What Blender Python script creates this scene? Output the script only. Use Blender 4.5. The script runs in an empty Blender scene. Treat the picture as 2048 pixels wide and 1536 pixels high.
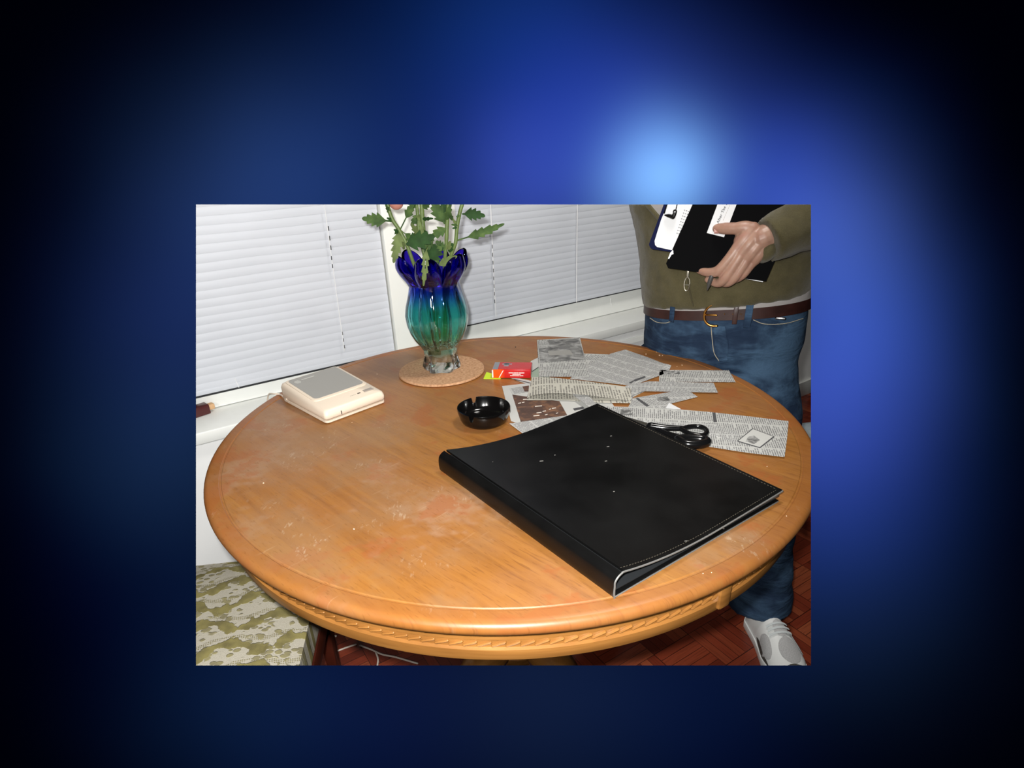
import bpy, bmesh, math, random
from mathutils import Vector, Matrix, noise
random.seed(7)
C = bpy.context.scene.collection
SC = bpy.context.scene
PI = math.pi

# ------------------------------------------------------------------ camera
F_PX, PITCH, ROLL = 1176.0, 0.4654, 0.0428      # focal length in pixels of the 2048 px wide frame
PPX, PPY = 1007.0, 870.0                        # optical centre of the picture
EYE = Vector((0.0, 0.0, 1.27))
_r, _f = Vector((1, 0, 0)), Vector((0, math.cos(PITCH), -math.sin(PITCH)))
_d = _f.cross(_r)
RIGHT = (_r * math.cos(ROLL) + _d * math.sin(ROLL)).normalized()
DOWN = (_d * math.cos(ROLL) - _r * math.sin(ROLL)).normalized()
FWD = _f.normalized()
cam_data = bpy.data.cameras.new('camera')
cam = bpy.data.objects.new('camera', cam_data)
C.objects.link(cam)
cam.matrix_world = Matrix(((RIGHT.x, -DOWN.x, -FWD.x, EYE.x), (RIGHT.y, -DOWN.y, -FWD.y, EYE.y),
                           (RIGHT.z, -DOWN.z, -FWD.z, EYE.z), (0, 0, 0, 1)))
cam_data.sensor_width = 36.0
cam_data.lens = F_PX / 2048 * 36.0
cam_data.shift_x = (1024 - PPX) / 2048
cam_data.shift_y = (PPY - 768) / 2048
cam_data.clip_start = 0.02
SC.camera = cam

# ------------------------------------------------------------------ exposure
SC.view_settings.view_transform = 'Standard'
SC.view_settings.look = 'None'
SC.view_settings.exposure = 0.0
SC.view_settings.gamma = 1.0
SC.view_settings.use_curve_mapping = False

# ------------------------------------------------------------------ world: blue slide surround painted into the sky
# each row: where it sits in the sky (tangent coordinates around the sky axis), its spread, its colour
SURROUND_SPOTS = [(0.27, -0.442, 0.064, 0.2111, 0.4672, 0.7492), (0.249, -0.485, 0.128, 0.0247, 0.053, 0.2868), (0.122, -0.544, 0.111, 0.0, 0.0, 0.0749), (0.028, -0.417, 0.094, 0.0261, 0.0463, 0.2337), (0.47, -0.417, 0.094, 0.013, 0.0344, 0.2518), (0.555, -0.349, 0.094, 0.031, 0.0534, 0.1681), (0.589, -0.213, 0.111, 0.0226, 0.0578, 0.2858), (0.547, -0.06, 0.119, 0.0289, 0.0505, 0.2792), (0.555, 0.111, 0.128, 0.0056, 0.0184, 0.1199), (0.7, -0.06, 0.128, 0.0, 0.0027, 0.0), (0.589, 0.281, 0.145, 0.0036, 0.0088, 0.0204), (0.606, -0.493, 0.094, 0.0014, 0.0053, 0.027), (-0.431, -0.417, 0.145, 0.0096, 0.0231, 0.0731), (-0.312, -0.417, 0.128, 0.0055, 0.0174, 0.0782), (-0.533, -0.196, 0.136, 0.006, 0.0134, 0.0645), (-0.567, 0.026, 0.128, 0.0055, 0.0162, 0.0416), (-0.601, 0.196, 0.153, 0.0, 0.0, 0.0078), (-0.431, 0.434, 0.145, 0.0026, 0.0092, 0.0308), (-0.219, 0.451, 0.162, 0.0016, 0.0039, 0.027), (0.079, 0.425, 0.153, 0.0045, 0.0103, 0.0314), (0.317, 0.451, 0.153, 0.0008, 0.0031, 0.0203), (0.037, -0.672, 0.145, 0.0041, 0.0213, 0.1231), (-0.134, -0.612, 0.17, 0.0012, 0.0059, 0.0311), (-0.091, -0.459, 0.119, 0.0, 0.0, 0.0228)]


class NT:
    """short hand for building node trees"""
    def __init__(s, tree):
        s.t = tree

    def n(s, typ, props=None, **ins):
        nd = s.t.nodes.new('ShaderNode' + typ)
        for k, v in (props or {}).items():
            setattr(nd, k, v)
        for k, v in ins.items():
            key = int(k[1:]) if k[0] == 'i' and k[1:].isdigit() else k.replace('_', ' ')
            s.put(nd.inputs[key], v)
        return nd

    def put(s, sock, v):
        if isinstance(v, bpy.types.NodeSocket):
            s.t.links.new(v, sock)
        elif isinstance(v, bpy.types.Node):
            s.t.links.new(v.outputs[0], sock)
        else:
            if isinstance(v, (tuple, list, Vector)) and sock.type == 'RGBA' and len(v) == 3:
                v = (*v, 1)
            sock.default_value = v

    def m(s, op, a, b=None, c=None):
        nd = s.t.nodes.new('ShaderNodeMath')
        nd.operation = op
        for i, v in enumerate((a, b, c)):
            if v is not None:
                s.put(nd.inputs[i], v)
        return nd.outputs[0]

    def vm(s, op, a, b=None, out=0, **kw):
        nd = s.t.nodes.new('ShaderNodeVectorMath')
        nd.operation = op
        s.put(nd.inputs[0], a)
        if b is not None:
            s.put(nd.inputs[1], b)
        for k, v in kw.items():
            s.put(nd.inputs[k], v)
        return nd.outputs[out]

    def mix(s, f, a, b, blend='MIX'):
        nd = s.t.nodes.new('ShaderNodeMix')
        nd.data_type = 'RGBA'
        nd.blend_type = blend
        s.put(nd.inputs[0], f)
        s.put(nd.inputs[6], a)
        s.put(nd.inputs[7], b)
        return nd.outputs[2]

    def ramp(s, fac, stops, interp='LINEAR'):
        nd = s.t.nodes.new('ShaderNodeValToRGB')
        nd.color_ramp.interpolation = interp
        el = nd.color_ramp.elements
        while len(el) < len(stops):
            el.new(0.5)
        for e, (p, col) in zip(el, stops):
            e.position = p
            e.color = (*col, 1) if len(col) == 3 else col
        s.put(nd.inputs[0], fac)
        return nd.outputs[0]

    def step(s, v, lo, hi):
        nd = s.t.nodes.new('ShaderNodeMapRange')
        nd.interpolation_type = 'SMOOTHSTEP'
        s.put(nd.inputs[0], v)
        nd.inputs[1].default_value = lo
        nd.inputs[2].default_value = hi
        return nd.outputs[0]


world = bpy.data.worlds.new('slide_surround')
SC.world = world
world.use_nodes = True
w = NT(world.node_tree)
w.t.nodes.clear()
dirn = w.n('TexCoord').outputs['Generated']
df = w.m('MAXIMUM', w.vm('DOT_PRODUCT', dirn, FWD, out=1), 0.02)
wu = w.m('DIVIDE', w.vm('DOT_PRODUCT', dirn, RIGHT, out=1), df)
wv = w.m('DIVIDE', w.vm('DOT_PRODUCT', dirn, DOWN, out=1), df)
# soft drifting streaks
uv = w.n('CombineXYZ', i0=wu, i1=wv, i2=0.0).outputs[0]
warp = w.n('TexNoise', Vector=uv, Scale=3.2, Detail=1.0)
uv = w.vm('ADD', uv, w.vm('SCALE', w.vm('SUBTRACT', warp.outputs['Color'], (0.5, 0.5, 0.5)), Scale=0.05))
acc = None
for (u0, v0, s0, r0, g0, b0) in SURROUND_SPOTS:
    dist = w.vm('DISTANCE', uv, (u0, v0, 0.0), out=1)
    g = w.m('EXPONENT', w.m('MULTIPLY', w.m('MULTIPLY', dist, dist), -1 / (2 * s0 * s0)))
    col = w.vm('SCALE', (r0, g0, b0), Scale=g)
    acc = col if acc is None else w.vm('ADD', acc, col)
acc = w.vm('ADD', w.vm('MULTIPLY', acc, (0.97, 0.98, 1.0)), (0.0, 0.0001, 0.0015))
w.n('OutputWorld', i0=w.n('Background', Color=acc, Strength=1.0))

# ------------------------------------------------------------------ lights
fl = bpy.data.lights.new('camera_flash', 'SPOT')
fl.energy = 92.0
fl.color = (1.0, 0.985, 0.96)
fl.shadow_soft_size = 0.014
fl.spot_size = math.radians(90)
fl.spot_blend = 0.65
flo = bpy.data.objects.new('camera_flash', fl)
C.objects.link(flo)
flo.location = EYE - RIGHT * 0.03 - DOWN * 0.042
flo.rotation_euler = (FWD - RIGHT * 0.12).to_track_quat('-Z', 'Y').to_euler()
cl = bpy.data.lights.new('overhead_fill', 'POINT')  # unseen overhead fill, added to brighten the table and wall
cl.shadow_soft_size = 0.16
cl.energy = 58.0
cl.color = (1.0, 0.955, 0.90)
clo = bpy.data.objects.new('overhead_fill', cl)
C.objects.link(clo)
clo.location = (0.40, 1.20, 2.35)
rl = bpy.data.lights.new('rear_fill', 'POINT')      # unseen fill behind the camera, added to lift the window wall
rl.shadow_soft_size = 0.18
rl.energy = 80.0
rl.color = (1.0, 0.97, 0.93)
rlo = bpy.data.objects.new('rear_fill', rl)
C.objects.link(rlo)
rlo.location = (-0.65, -1.45, 1.9)


# ------------------------------------------------------------------ helpers
def ray(px, py):
    return (RIGHT * ((px - PPX) / F_PX) + DOWN * ((py - PPY) / F_PX) + FWD)


def at(px, py, z=0.75):
    v = ray(px, py)
    return EYE + v * ((z - EYE.z) / v.z)


def aty(px, py, y):
    v = ray(px, py)
    return EYE + v * (y / v.y)


def onp(px, py, p0, n):
    v = ray(px, py)
    return EYE + v * ((p0 - EYE).dot(n) / v.dot(n))


# the part of the room that the photograph takes in; nothing beyond it is known, so nothing is built there
def _side(a, b):
    n = ray(*a).cross(ray(*b)).normalized()
    return n if n.dot(FWD) < 0 else -n


_TL, _TR, _BR, _BL = (392, 409), (1622, 409), (1622, 1331), (392, 1331)
EXTENT = [_side(_TL, _TR), _side(_TR, _BR), _side(_BR, _BL), _side(_BL, _TL)]


def trimmed(bm):
    for n in EXTENT:
        geom = bm.verts[:] + bm.edges[:] + bm.faces[:]
        bmesh.ops.bisect_plane(bm, geom=geom, plane_co=EYE, plane_no=n, clear_outer=True, dist=1e-6)
        es = [e for e in bm.edges if e.is_boundary and all(abs((v.co - EYE).dot(n)) < 1e-4 for v in e.verts)]
        if es:
            try:
                bmesh.ops.holes_fill(bm, edges=es, sides=0)
            except Exception:
                pass
    return bm


def empty(name, loc, label, cat, group=None):
    o = bpy.data.objects.new(name, None)
    C.objects.link(o)
    o.location = loc
    o.empty_display_size = 0.02
    tag(o, label, cat, group)
    return o


def tag(o, label, cat, group=None):
    o['label'] = label
    o['category'] = cat
    if group:
        o['group'] = group
    return o


def obj(name, bm, m, parent=None, smooth=True, label=None, trim=False, sharp=None):
    if trim:
        trimmed(bm)
    bmesh.ops.recalc_face_normals(bm, faces=bm.faces[:])
    me = bpy.data.meshes.new(name)
    bm.to_mesh(me)
    bm.free()
    for x in (m if isinstance(m, list) else [m]):
        me.materials.append(x)
    if smooth:
        me.shade_smooth()
        me.set_sharp_from_angle(angle=math.radians(sharp or 40))
    o = bpy.data.objects.new(name, me)
    C.objects.link(o)
    if parent is not None:
        o.parent = parent
        o.matrix_parent_inverse = Matrix.Translation(-parent.location)
    if label:
        o['label'] = label
    return o


def struct(name, bm, m, **kw):
    o = obj(name, bm, m, **kw)
    o['kind'] = 'structure'
    return o


def new():
    return bmesh.new()


def join(bm, other):
    me = bpy.data.meshes.new('tmp')
    other.to_mesh(me)
    other.free()
    bm.from_mesh(me)
    bpy.data.meshes.remove(me)
    return bm


def box(bm, o, ax, ay, az):
    """box from corner o along three edge vectors"""
    o, ax, ay, az = map(Vector, (o, ax, ay, az))
    vs = [bm.verts.new(o + ax * i + ay * j + az * k) for k in (0, 1) for j in (0, 1) for i in (0, 1)]
    for f in ((0, 2, 3, 1), (4, 5, 7, 6), (0, 1, 5, 4), (2, 6, 7, 3), (0, 4, 6, 2), (1, 3, 7, 5)):
        bm.faces.new([vs[i] for i in f])
    return bm


def bevel(bm, w_, seg=2, angle=30):
    bmesh.ops.recalc_face_normals(bm, faces=bm.faces[:])
    es = [e for e in bm.edges if len(e.link_faces) == 2 and e.calc_face_angle(0) > math.radians(angle)]
    bmesh.ops.bevel(bm, geom=es, offset=w_, segments=seg, profile=0.5, affect='EDGES', clamp_overlap=True)
    return bm


def loft(rings, closed=True, caps=True, bm=None, mat_of=None):
    bm = bm or new()
    rows = [[bm.verts.new(p) for p in r] for r in rings]
    n = len(rows[0])
    for i in range(len(rows) - 1):
        for j in range(n if closed else n - 1):
            k = (j + 1) % n
            f = bm.faces.new((rows[i][j], rows[i][k], rows[i + 1][k], rows[i + 1][j]))
            if mat_of:
                f.material_index = mat_of(i, j)
    if caps and closed:
        bm.faces.new(rows[0][::-1])
        bm.faces.new(rows[-1])
    return bm


def thicken(bm, t):
    """give a sheet real thickness"""
    bm.normal_update()
    nrm = {v: v.normal.copy() for v in bm.verts}
    src = bm.faces[:]
    r_ = bmesh.ops.extrude_face_region(bm, geom=src, use_keep_orig=True)
    nv = [g for g in r_['geom'] if isinstance(g, bmesh.types.BMVert)]
    kd = {tuple(round(c, 7) for c in v.co): n for v, n in nrm.items()}
    for v in nv:
        v.co = v.co - kd[tuple(round(c, 7) for c in v.co)] * t
    return bm


def lathe(profile, centre, seg=64, caps=True, bm=None):
    c = Vector(centre)
    return loft([[c + Vector((r * math.cos(2 * PI * k / seg), r * math.sin(2 * PI * k / seg), z)) for k in range(seg)]
                 for r, z in profile], caps=caps, bm=bm)


def spl(pts, n=8):
    pts = [Vector(p) for p in pts]
    if len(pts) < 3:
        return [pts[0].lerp(pts[-1], i / n) for i in range(n + 1)]
    out = []
    P = [pts[0] * 2 - pts[1]] + pts + [pts[-1] * 2 - pts[-2]]
    for i in range(1, len(P) - 2):
        a, b, c, d = P[i - 1:i + 3]
        for k in range(n):
            t = k / n
            out.append(0.5 * ((2 * b) + (c - a) * t + (2 * a - 5 * b + 4 * c - d) * t * t + (3 * b - a - 3 * c + d) * t ** 3))
    out.append(pts[-1])
    return out


def lerp_list(vals, n):
    out = []
    for i in range(n):
        t = i / (n - 1) * (len(vals) - 1)
        k = min(int(t), len(vals) - 2)
        out.append(vals[k] + (vals[k + 1] - vals[k]) * (t - k))
    return out


def tube(pts, rad, seg=10, bm=None, dome=True, flat=1.0):
    """tube along pts; rad is a number or a list of radii; closed round ends"""
    pts = [Vector(p) for p in pts]
    rad = lerp_list(list(rad), len(pts)) if isinstance(rad, (list, tuple)) else [rad] * len(pts)
    rings = []
    t0 = (pts[1] - pts[0]).normalized()
    up = Vector((0, 0, 1)) if abs(t0.z) < 0.9 else Vector((1, 0, 0))
    a = t0.cross(up).normalized()
    for i, p in enumerate(pts):
        t = (pts[min(i + 1, len(pts) - 1)] - pts[max(i - 1, 0)]).normalized()
        a = (a - t * a.dot(t)).normalized()
        b = t.cross(a)
        ring = [(a * math.cos(2 * PI * k / seg) + b * math.sin(2 * PI * k / seg) * flat) for k in range(seg)]
        r = rad[i]
        if dome and i == 0:
            for q in (0.95, 0.6):
                rings.append([p - t * r * q + v * r * math.sqrt(1 - q * q) for v in ring])
        rings.append([p + v * r for v in ring])
        if dome and i == len(pts) - 1:
            for q in (0.6, 0.95):
                rings.append([p + t * r * q + v * r * math.sqrt(1 - q * q) for v in ring])
    return loft(rings, bm=bm)


def fuse(bm, voxel, smooth=3):
    """union of everything in bm as one continuous surface"""
    bmesh.ops.recalc_face_normals(bm, faces=bm.faces[:])
    me = bpy.data.meshes.new('tmp')
    bm.to_mesh(me)
    bm.free()
    o = bpy.data.objects.new('tmp', me)
    C.objects.link(o)
    md = o.modifiers.new('r', 'REMESH')
    md.mode = 'VOXEL'
    md.voxel_size = voxel
    dg = bpy.context.evaluated_depsgraph_get()
    ev = o.evaluated_get(dg)
    m2 = bpy.data.meshes.new_from_object(ev)
    out = new()
    out.from_mesh(m2)
    bpy.data.objects.remove(o)
    bpy.data.meshes.remove(me)
    bpy.data.meshes.remove(m2)
    for _ in range(smooth):
        bmesh.ops.smooth_vert(out, verts=out.verts[:], factor=0.5, use_axis_x=True, use_axis_y=True, use_axis_z=True)
    return out


def srgb(r, g, b):
    f = lambda c: c / 12.92 if c < 0.04045 else ((c + 0.055) / 1.055) ** 2.4
    return (f(r / 255), f(g / 255), f(b / 255))


def material(name, col=(0.5, 0.5, 0.5), rough=0.5, metal=0.0, spec=0.5, build=None, **extra):
    m = bpy.data.materials.new(name)
    m.use_nodes = True
    t = NT(m.node_tree)
    bs = m.node_tree.nodes['Principled BSDF']
    bs.inputs['Base Color'].default_value = (*col, 1)
    bs.inputs['Roughness'].default_value = rough
    bs.inputs['Metallic'].default_value = metal
    bs.inputs['Specular IOR Level'].default_value = spec
    for k, v in extra.items():
        t.put(bs.inputs[k.replace('_', ' ')], v)
    if build:
        build(t, bs)
    return m


def speckle(scale, amount, dist=0.001, detail=3.0, coord='Object'):
    """builder: slight colour variation and bump"""
    def b(t, bs):
        co = t.n('TexCoord').outputs[coord]
        nz = t.n('TexNoise', Vector=co, Scale=scale, Detail=detail)
        base = tuple(bs.inputs['Base Color'].default_value)[:3]
        dark = tuple(c * (1 - amount) for c in base)
        lite = tuple(min(1, c * (1 + amount)) for c in base)
        t.put(bs.inputs['Base Color'], t.ramp(nz.outputs[0], [(0.3, dark), (0.7, lite)]))
        t.put(bs.inputs['Normal'], t.n('Bump', Strength=0.4, Distance=dist, Height=nz.outputs[0]))
    return b


# ------------------------------------------------------------------ materials
def rot_uv(t, ang, coord='Object'):
    co = t.n('TexCoord').outputs[coord]
    sep = t.n('SeparateXYZ', i0=co)
    c, s = math.cos(ang), math.sin(ang)
    u = t.m('ADD', t.m('MULTIPLY', sep.outputs[0], c), t.m('MULTIPLY', sep.outputs[1], s))
    v = t.m('ADD', t.m('MULTIPLY', sep.outputs[0], -s), t.m('MULTIPLY', sep.outputs[1], c))
    return u, v, sep.outputs[2], co


TABLE_C = Vector((0.0104, 1.1089, 0.0))


def wood_top(t, bs):
    u, v, z, co = rot_uv(t, math.radians(-45))
    # boards glued edge to edge
    board = t.m('FLOOR', t.m('DIVIDE', v, 0.135))
    wn = t.n('TexWhiteNoise', {'noise_dimensions': '1D'}, W=board)
    gv = t.n('CombineXYZ', i0=t.m('MULTIPLY', u, 2.2), i1=t.m('MULTIPLY', v, 30.0), i2=t.m('MULTIPLY', wn.outputs[0], 9.0)).outputs[0]
    g1 = t.n('TexNoise', Vector=gv, Scale=1.6, Detail=5.0, Roughness=0.6, Distortion=0.6)
    gv2 = t.n('CombineXYZ', i0=t.m('MULTIPLY', u, 22.0), i1=t.m('MULTIPLY', v, 260.0), i2=board).outputs[0]
    g2 = t.n('TexNoise', Vector=gv2, Scale=1.0, Detail=2.0)
    col = t.ramp(g1.outputs[0], [(0.25, srgb(124, 80, 34)), (0.5, srgb(148, 99, 44)), (0.75, srgb(160, 112, 54))])
    col = t.mix(t.m('MULTIPLY', wn.outputs[0], 0.3), col, srgb(142, 86, 40))
    def spot(x, y, r):
        p = t.n('CombineXYZ', i0=x, i1=y, i2=0.75).outputs[0]
        d = t.vm('DISTANCE', co, p, out=1)
        return t.m('SUBTRACT', 1.0, t.step(d, r * 0.3, r))
    zone = None
    for (px, py, r) in ((610, 1110, 0.14), (700, 1150, 0.12), (620, 900, 0.15), (560, 840, 0.13), (760, 870, 0.10), (700, 960, 0.16), (480, 950, 0.10), (850, 1050, 0.16), (1400, 1110, 0.05), (1480, 1085, 0.05), (900, 1200, 0.05), (640, 1010, 0.22), (1000, 1000, 0.12)):
        q = at(px, py)
        s_ = spot(q.x, q.y, r)
        zone = s_ if zone is None else t.m('MAXIMUM', zone, s_)
    col = t.mix(t.m('MULTIPLY', t.step(g2.outputs[0], 0.56, 0.7), t.m('SUBTRACT', 0.42, t.m('MULTIPLY', zone, 0.3))), col, srgb(92, 50, 24))
    # worn, greyed varnish towards the window side and in the wear spots of the front left
    big = t.n('TexNoise', Vector=co, Scale=5.5, Detail=4.0, Roughness=0.65)
    fine = t.n('TexNoise', Vector=co, Scale=45.0, Detail=3.0)
    wear = t.step(t.m('ADD', big.outputs[0], t.m('MULTIPLY', t.m('SUBTRACT', fine.outputs[0], 0.5), 0.35)), 0.5, 0.68)

    col = t.mix(t.m('MULTIPLY', t.m('MULTIPLY', wear, zone), 0.62), col, srgb(168, 140, 114))
    col = t.mix(t.m('MULTIPLY', t.step(big.outputs[0], 0.35, 0.7), 0.45), col, srgb(146, 102, 70))
    blot = t.n('TexNoise', Vector=co, Scale=11.0, Detail=4.0, Roughness=0.6)
    col = t.mix(t.m('MULTIPLY', t.step(blot.outputs[0], 0.55, 0.62), 0.5), col, srgb(148, 80, 34))
    film = t.n('TexNoise', Vector=co, Scale=3.2, Detail=5.0, Roughness=0.7)
    col = t.mix(t.m('MULTIPLY', t.step(film.outputs[0], 0.44, 0.6), t.m('MULTIPLY', zone, 0.5)), col, srgb(140, 108, 76))
    rad = t.vm('LENGTH', t.vm('MULTIPLY', t.vm('SUBTRACT', co, TABLE_C), (1.0, 1.0, 0.0)), out=1)
    col = t.mix(t.m('MULTIPLY', t.m('GREATER_THAN', rad, 0.5548), 0.45), col, srgb(140, 84, 38))
    # fine pale rubbing marks in short strokes
    rub = t.n('TexNoise', Vector=t.vm('MULTIPLY', co, (190.0, 60.0, 1.0)), Scale=1.0, Detail=3.0, Roughness=0.7)
    patch_ = t.n('TexNoise', Vector=co, Scale=13.0, Detail=2.0)
    col = t.mix(t.m('MULTIPLY', t.m('MULTIPLY', t.step(rub.outputs[0], 0.56, 0.68), t.step(patch_.outputs[0], 0.56, 0.66)), t.m('ADD', 0.10, t.m('MULTIPLY', zone, 0.26))), col, srgb(190, 172, 146))
    pore = t.n('TexNoise', Vector=t.n('CombineXYZ', i0=t.m('MULTIPLY', u, 60.0), i1=t.m('MULTIPLY', v, 420.0), i2=0.0).outputs[0], Scale=1.0, Detail=1.0)
    col = t.mix(t.m('MULTIPLY', t.step(pore.outputs[0], 0.62, 0.72), 0.35), col, srgb(104, 62, 26))
    # scratches
    sv = t.n('CombineXYZ', i0=t.m('MULTIPLY', u, 160.0), i1=t.m('MULTIPLY', v, 14.0), i2=0.0).outputs[0]
    sc = t.n('TexNoise', Vector=sv, Scale=1.0, Detail=1.0)
    col = t.mix(t.m('MULTIPLY', t.m('MULTIPLY', t.step(sc.outputs[0], 0.70, 0.78), zone), 0.12), col, srgb(214, 186, 150))
    t.put(bs.inputs['Base Color'], col)
    t.put(bs.inputs['Roughness'], t.ramp(big.outputs[0], [(0.3, (0.33,) * 3), (0.7, (0.46,) * 3)]))
    t.put(bs.inputs['Normal'], t.n('Bump', Strength=0.15, Distance=0.0006, Height=g2.outputs[0]))


def wood_apron(t, bs):
    co = t.n('TexCoord').outputs['Object']
    sep = t.n('SeparateXYZ', i0=t.vm('SUBTRACT', co, TABLE_C))
    ang = t.m('ARCTAN2', sep.outputs[1], sep.outputs[0])
    gv = t.n('CombineXYZ', i0=t.m('MULTIPLY', ang, 3.0), i1=t.m('MULTIPLY', sep.outputs[2], 60.0), i2=0.0).outputs[0]
    g1 = t.n('TexNoise', Vector=gv, Scale=1.0, Detail=4.0, Distortion=1.2)
    t.put(bs.inputs['Base Color'], t.ramp(g1.outputs[0], [(0.3, srgb(130, 86, 40)), (0.6, srgb(156, 106, 52)), (0.8, srgb(168, 120, 64))]))


M = {}
M['table_top'] = material('worn varnished table wood', rough=0.4, spec=0.5, build=wood_top)
M['apron'] = material('golden apron wood', rough=0.33, build=wood_apron)
M['groove'] = material('dark border groove', srgb(150, 82, 30), 0.5)


def parquet(t, bs):
    u, v, z, co = rot_uv(t, math.radians(31))
    S, n = 0.132, 5
    us, vs = t.m('DIVIDE', u, S), t.m('DIVIDE', v, S)
    cu, cv = t.m('FLOOR', us), t.m('FLOOR', vs)
    fu, fv = t.m('FRACT', us), t.m('FRACT', vs)
    par = t.m('ABSOLUTE', t.m('MODULO', t.m('ADD', cu, cv), 2.0))
    par = t.m('GREATER_THAN', par, 0.5)
    across = t.m('ADD', t.m('MULTIPLY', fu, par), t.m('MULTIPLY', fv, t.m('SUBTRACT', 1.0, par)))
    along = t.m('ADD', t.m('MULTIPLY', fv, par), t.m('MULTIPLY', fu, t.m('SUBTRACT', 1.0, par)))
    fing = t.m('FLOOR', t.m('MULTIPLY', across, n))
    edge = t.m('FRACT', t.m('MULTIPLY', across, n))
    key = t.n('CombineXYZ', i0=cu, i1=cv, i2=fing).outputs[0]
    wn = t.n('TexWhiteNoise', {'noise_dimensions': '3D'}, Vector=key)
    gv = t.n('CombineXYZ', i0=t.m('MULTIPLY', along, 2.0), i1=t.m('MULTIPLY', across, 40.0), i2=t.m('MULTIPLY', wn.outputs[0], 30.0)).outputs[0]
    g = t.n('TexNoise', Vector=gv, Scale=1.0, Detail=3.0)
    col = t.ramp(wn.outputs[0], [(0.0, srgb(96, 38, 24)), (0.5, srgb(128, 54, 34)), (1.0, srgb(146, 76, 48))])
    col = t.mix(t.m('MULTIPLY', t.step(g.outputs[0], 0.45, 0.7), 0.4), col, srgb(80, 28, 18))
    gap = t.m('MAXIMUM', t.m('LESS_THAN', edge, 0.05), t.m('LESS_THAN', along, 0.015))
    col = t.mix(gap, col, srgb(36, 14, 9))
    t.put(bs.inputs['Base Color'], col)


M['parquet'] = material('reddish parquet', rough=0.32, build=parquet)
M['wall'] = material('off white painted wall', srgb(234, 235, 234), 0.6, build=speckle(9, 0.02, 0.0004))
M['frame'] = material('white painted window wood', srgb(230, 232, 228), 0.45, build=speckle(14, 0.02, 0.0003))
M['post'] = material('white post', srgb(236, 238, 232), 0.45)
M['blind'] = material('pale grey vinyl slats', srgb(200, 204, 211), 0.5, build=speckle(6, 0.03, 0.0002))
M['cord'] = material('white cord', srgb(240, 240, 240), 0.6)
M['hole'] = material('dark slot', srgb(40, 42, 44), 0.8)  # also colours the shadow strips under the blinds
M['pane'] = material('night window glass', (0.9, 0.95, 1.0), 0.02, Transmission_Weight=1.0)


def paper(t, bs, pitch=0.004, colw=0.05, tone=(182, 182, 178), ink=(92, 92, 94), gap=0.09, margin=0.0):
    uvn = t.n('UVMap', {'uv_map': 'UVMap'}).outputs[0]
    sep = t.n('SeparateXYZ', i0=uvn)
    u, v = sep.outputs[0], sep.outputs[1]
    vp = t.m('DIVIDE', v, pitch)
    line = t.m('FLOOR', vp)
    inl = t.m('LESS_THAN', t.m('FRACT', vp), 0.52)
    cu = t.m('DIVIDE', u, colw)
    colid = t.m('FLOOR', cu)
    incol = t.m('GREATER_THAN', t.m('FRACT', cu), gap)
    key = t.n('CombineXYZ', i0=t.m('DIVIDE', u, pitch * 0.8), i1=t.m('MULTIPLY', line, 7.31), i2=colid).outputs[0]
    word = t.n('TexNoise', Vector=key, Scale=1.0, Detail=1.5)
    inw = t.step(word.outputs[0], 0.36, 0.46)
    rag = t.n('TexWhiteNoise', {'noise_dimensions': '2D'}, Vector=t.n('CombineXYZ', i0=line, i1=colid, i2=0.0).outputs[0])
    short = t.m('LESS_THAN', t.m('FRACT', cu), t.m('SUBTRACT', 1.12, t.m('MULTIPLY', t.m('POWER', rag.outputs[0], 4.0), 0.6)))
    a = t.m('MULTIPLY', t.m('MULTIPLY', inl, incol), t.m('MULTIPLY', inw, short))
    t.put(bs.inputs['Base Color'], t.mix(t.m('MULTIPLY', a, 0.78), srgb(*tone), srgb(*ink)))


def paper_mat(name, **kw):
    return material(name, rough=0.85, spec=0.2, build=lambda t, bs: paper(t, bs, **kw))


M['news'] = paper_mat('newsprint')
M['news_small'] = paper_mat('small newsprint', pitch=0.0031, colw=0.04, tone=(180, 180, 177))
M['news_big'] = paper_mat('beige book print', pitch=0.0062, colw=0.09, tone=(190, 187, 175), ink=(104, 101, 96), gap=0.12)
M['news_plain'] = material('blank newsprint', srgb(186, 186, 182), 0.85, spec=0.2)
M['grey_ink'] = material('grey printing tone', srgb(112, 112, 111), 0.8)
M['ink'] = material('printing ink', srgb(70, 70, 72), 0.8)


def photo_print(a, b, c, scale):
    def f(t, bs):
        co = t.n('TexCoord').outputs['Object']
        n1 = t.n('TexNoise', Vector=co, Scale=scale, Detail=4.0, Roughness=0.6, Distortion=0.8)
        t.put(bs.inputs['Base Color'], t.ramp(n1.outputs[0], [(0.35, a), (0.5, b), (0.66, c)]))
    return f


M['grey_photo'] = material('grey printed picture', rough=0.7, build=photo_print(srgb(84, 84, 84), srgb(128, 128, 126), srgb(170, 170, 168), 30))
M['dark_photo'] = material('dark printed picture', rough=0.7, build=photo_print(srgb(60, 60, 60), srgb(110, 110, 108), srgb(170, 170, 168), 60))
M['brown_photo'] = material('brown printed picture', rough=0.6, build=photo_print(srgb(72, 54, 47), srgb(86, 63, 53), srgb(128, 92, 68), 38))
M['white_ink'] = material('pale lettering', srgb(216, 206, 194), 0.7)

M['leather'] = material('black leatherette', srgb(16, 16, 17), 0.34, spec=0.22, build=None)


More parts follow.
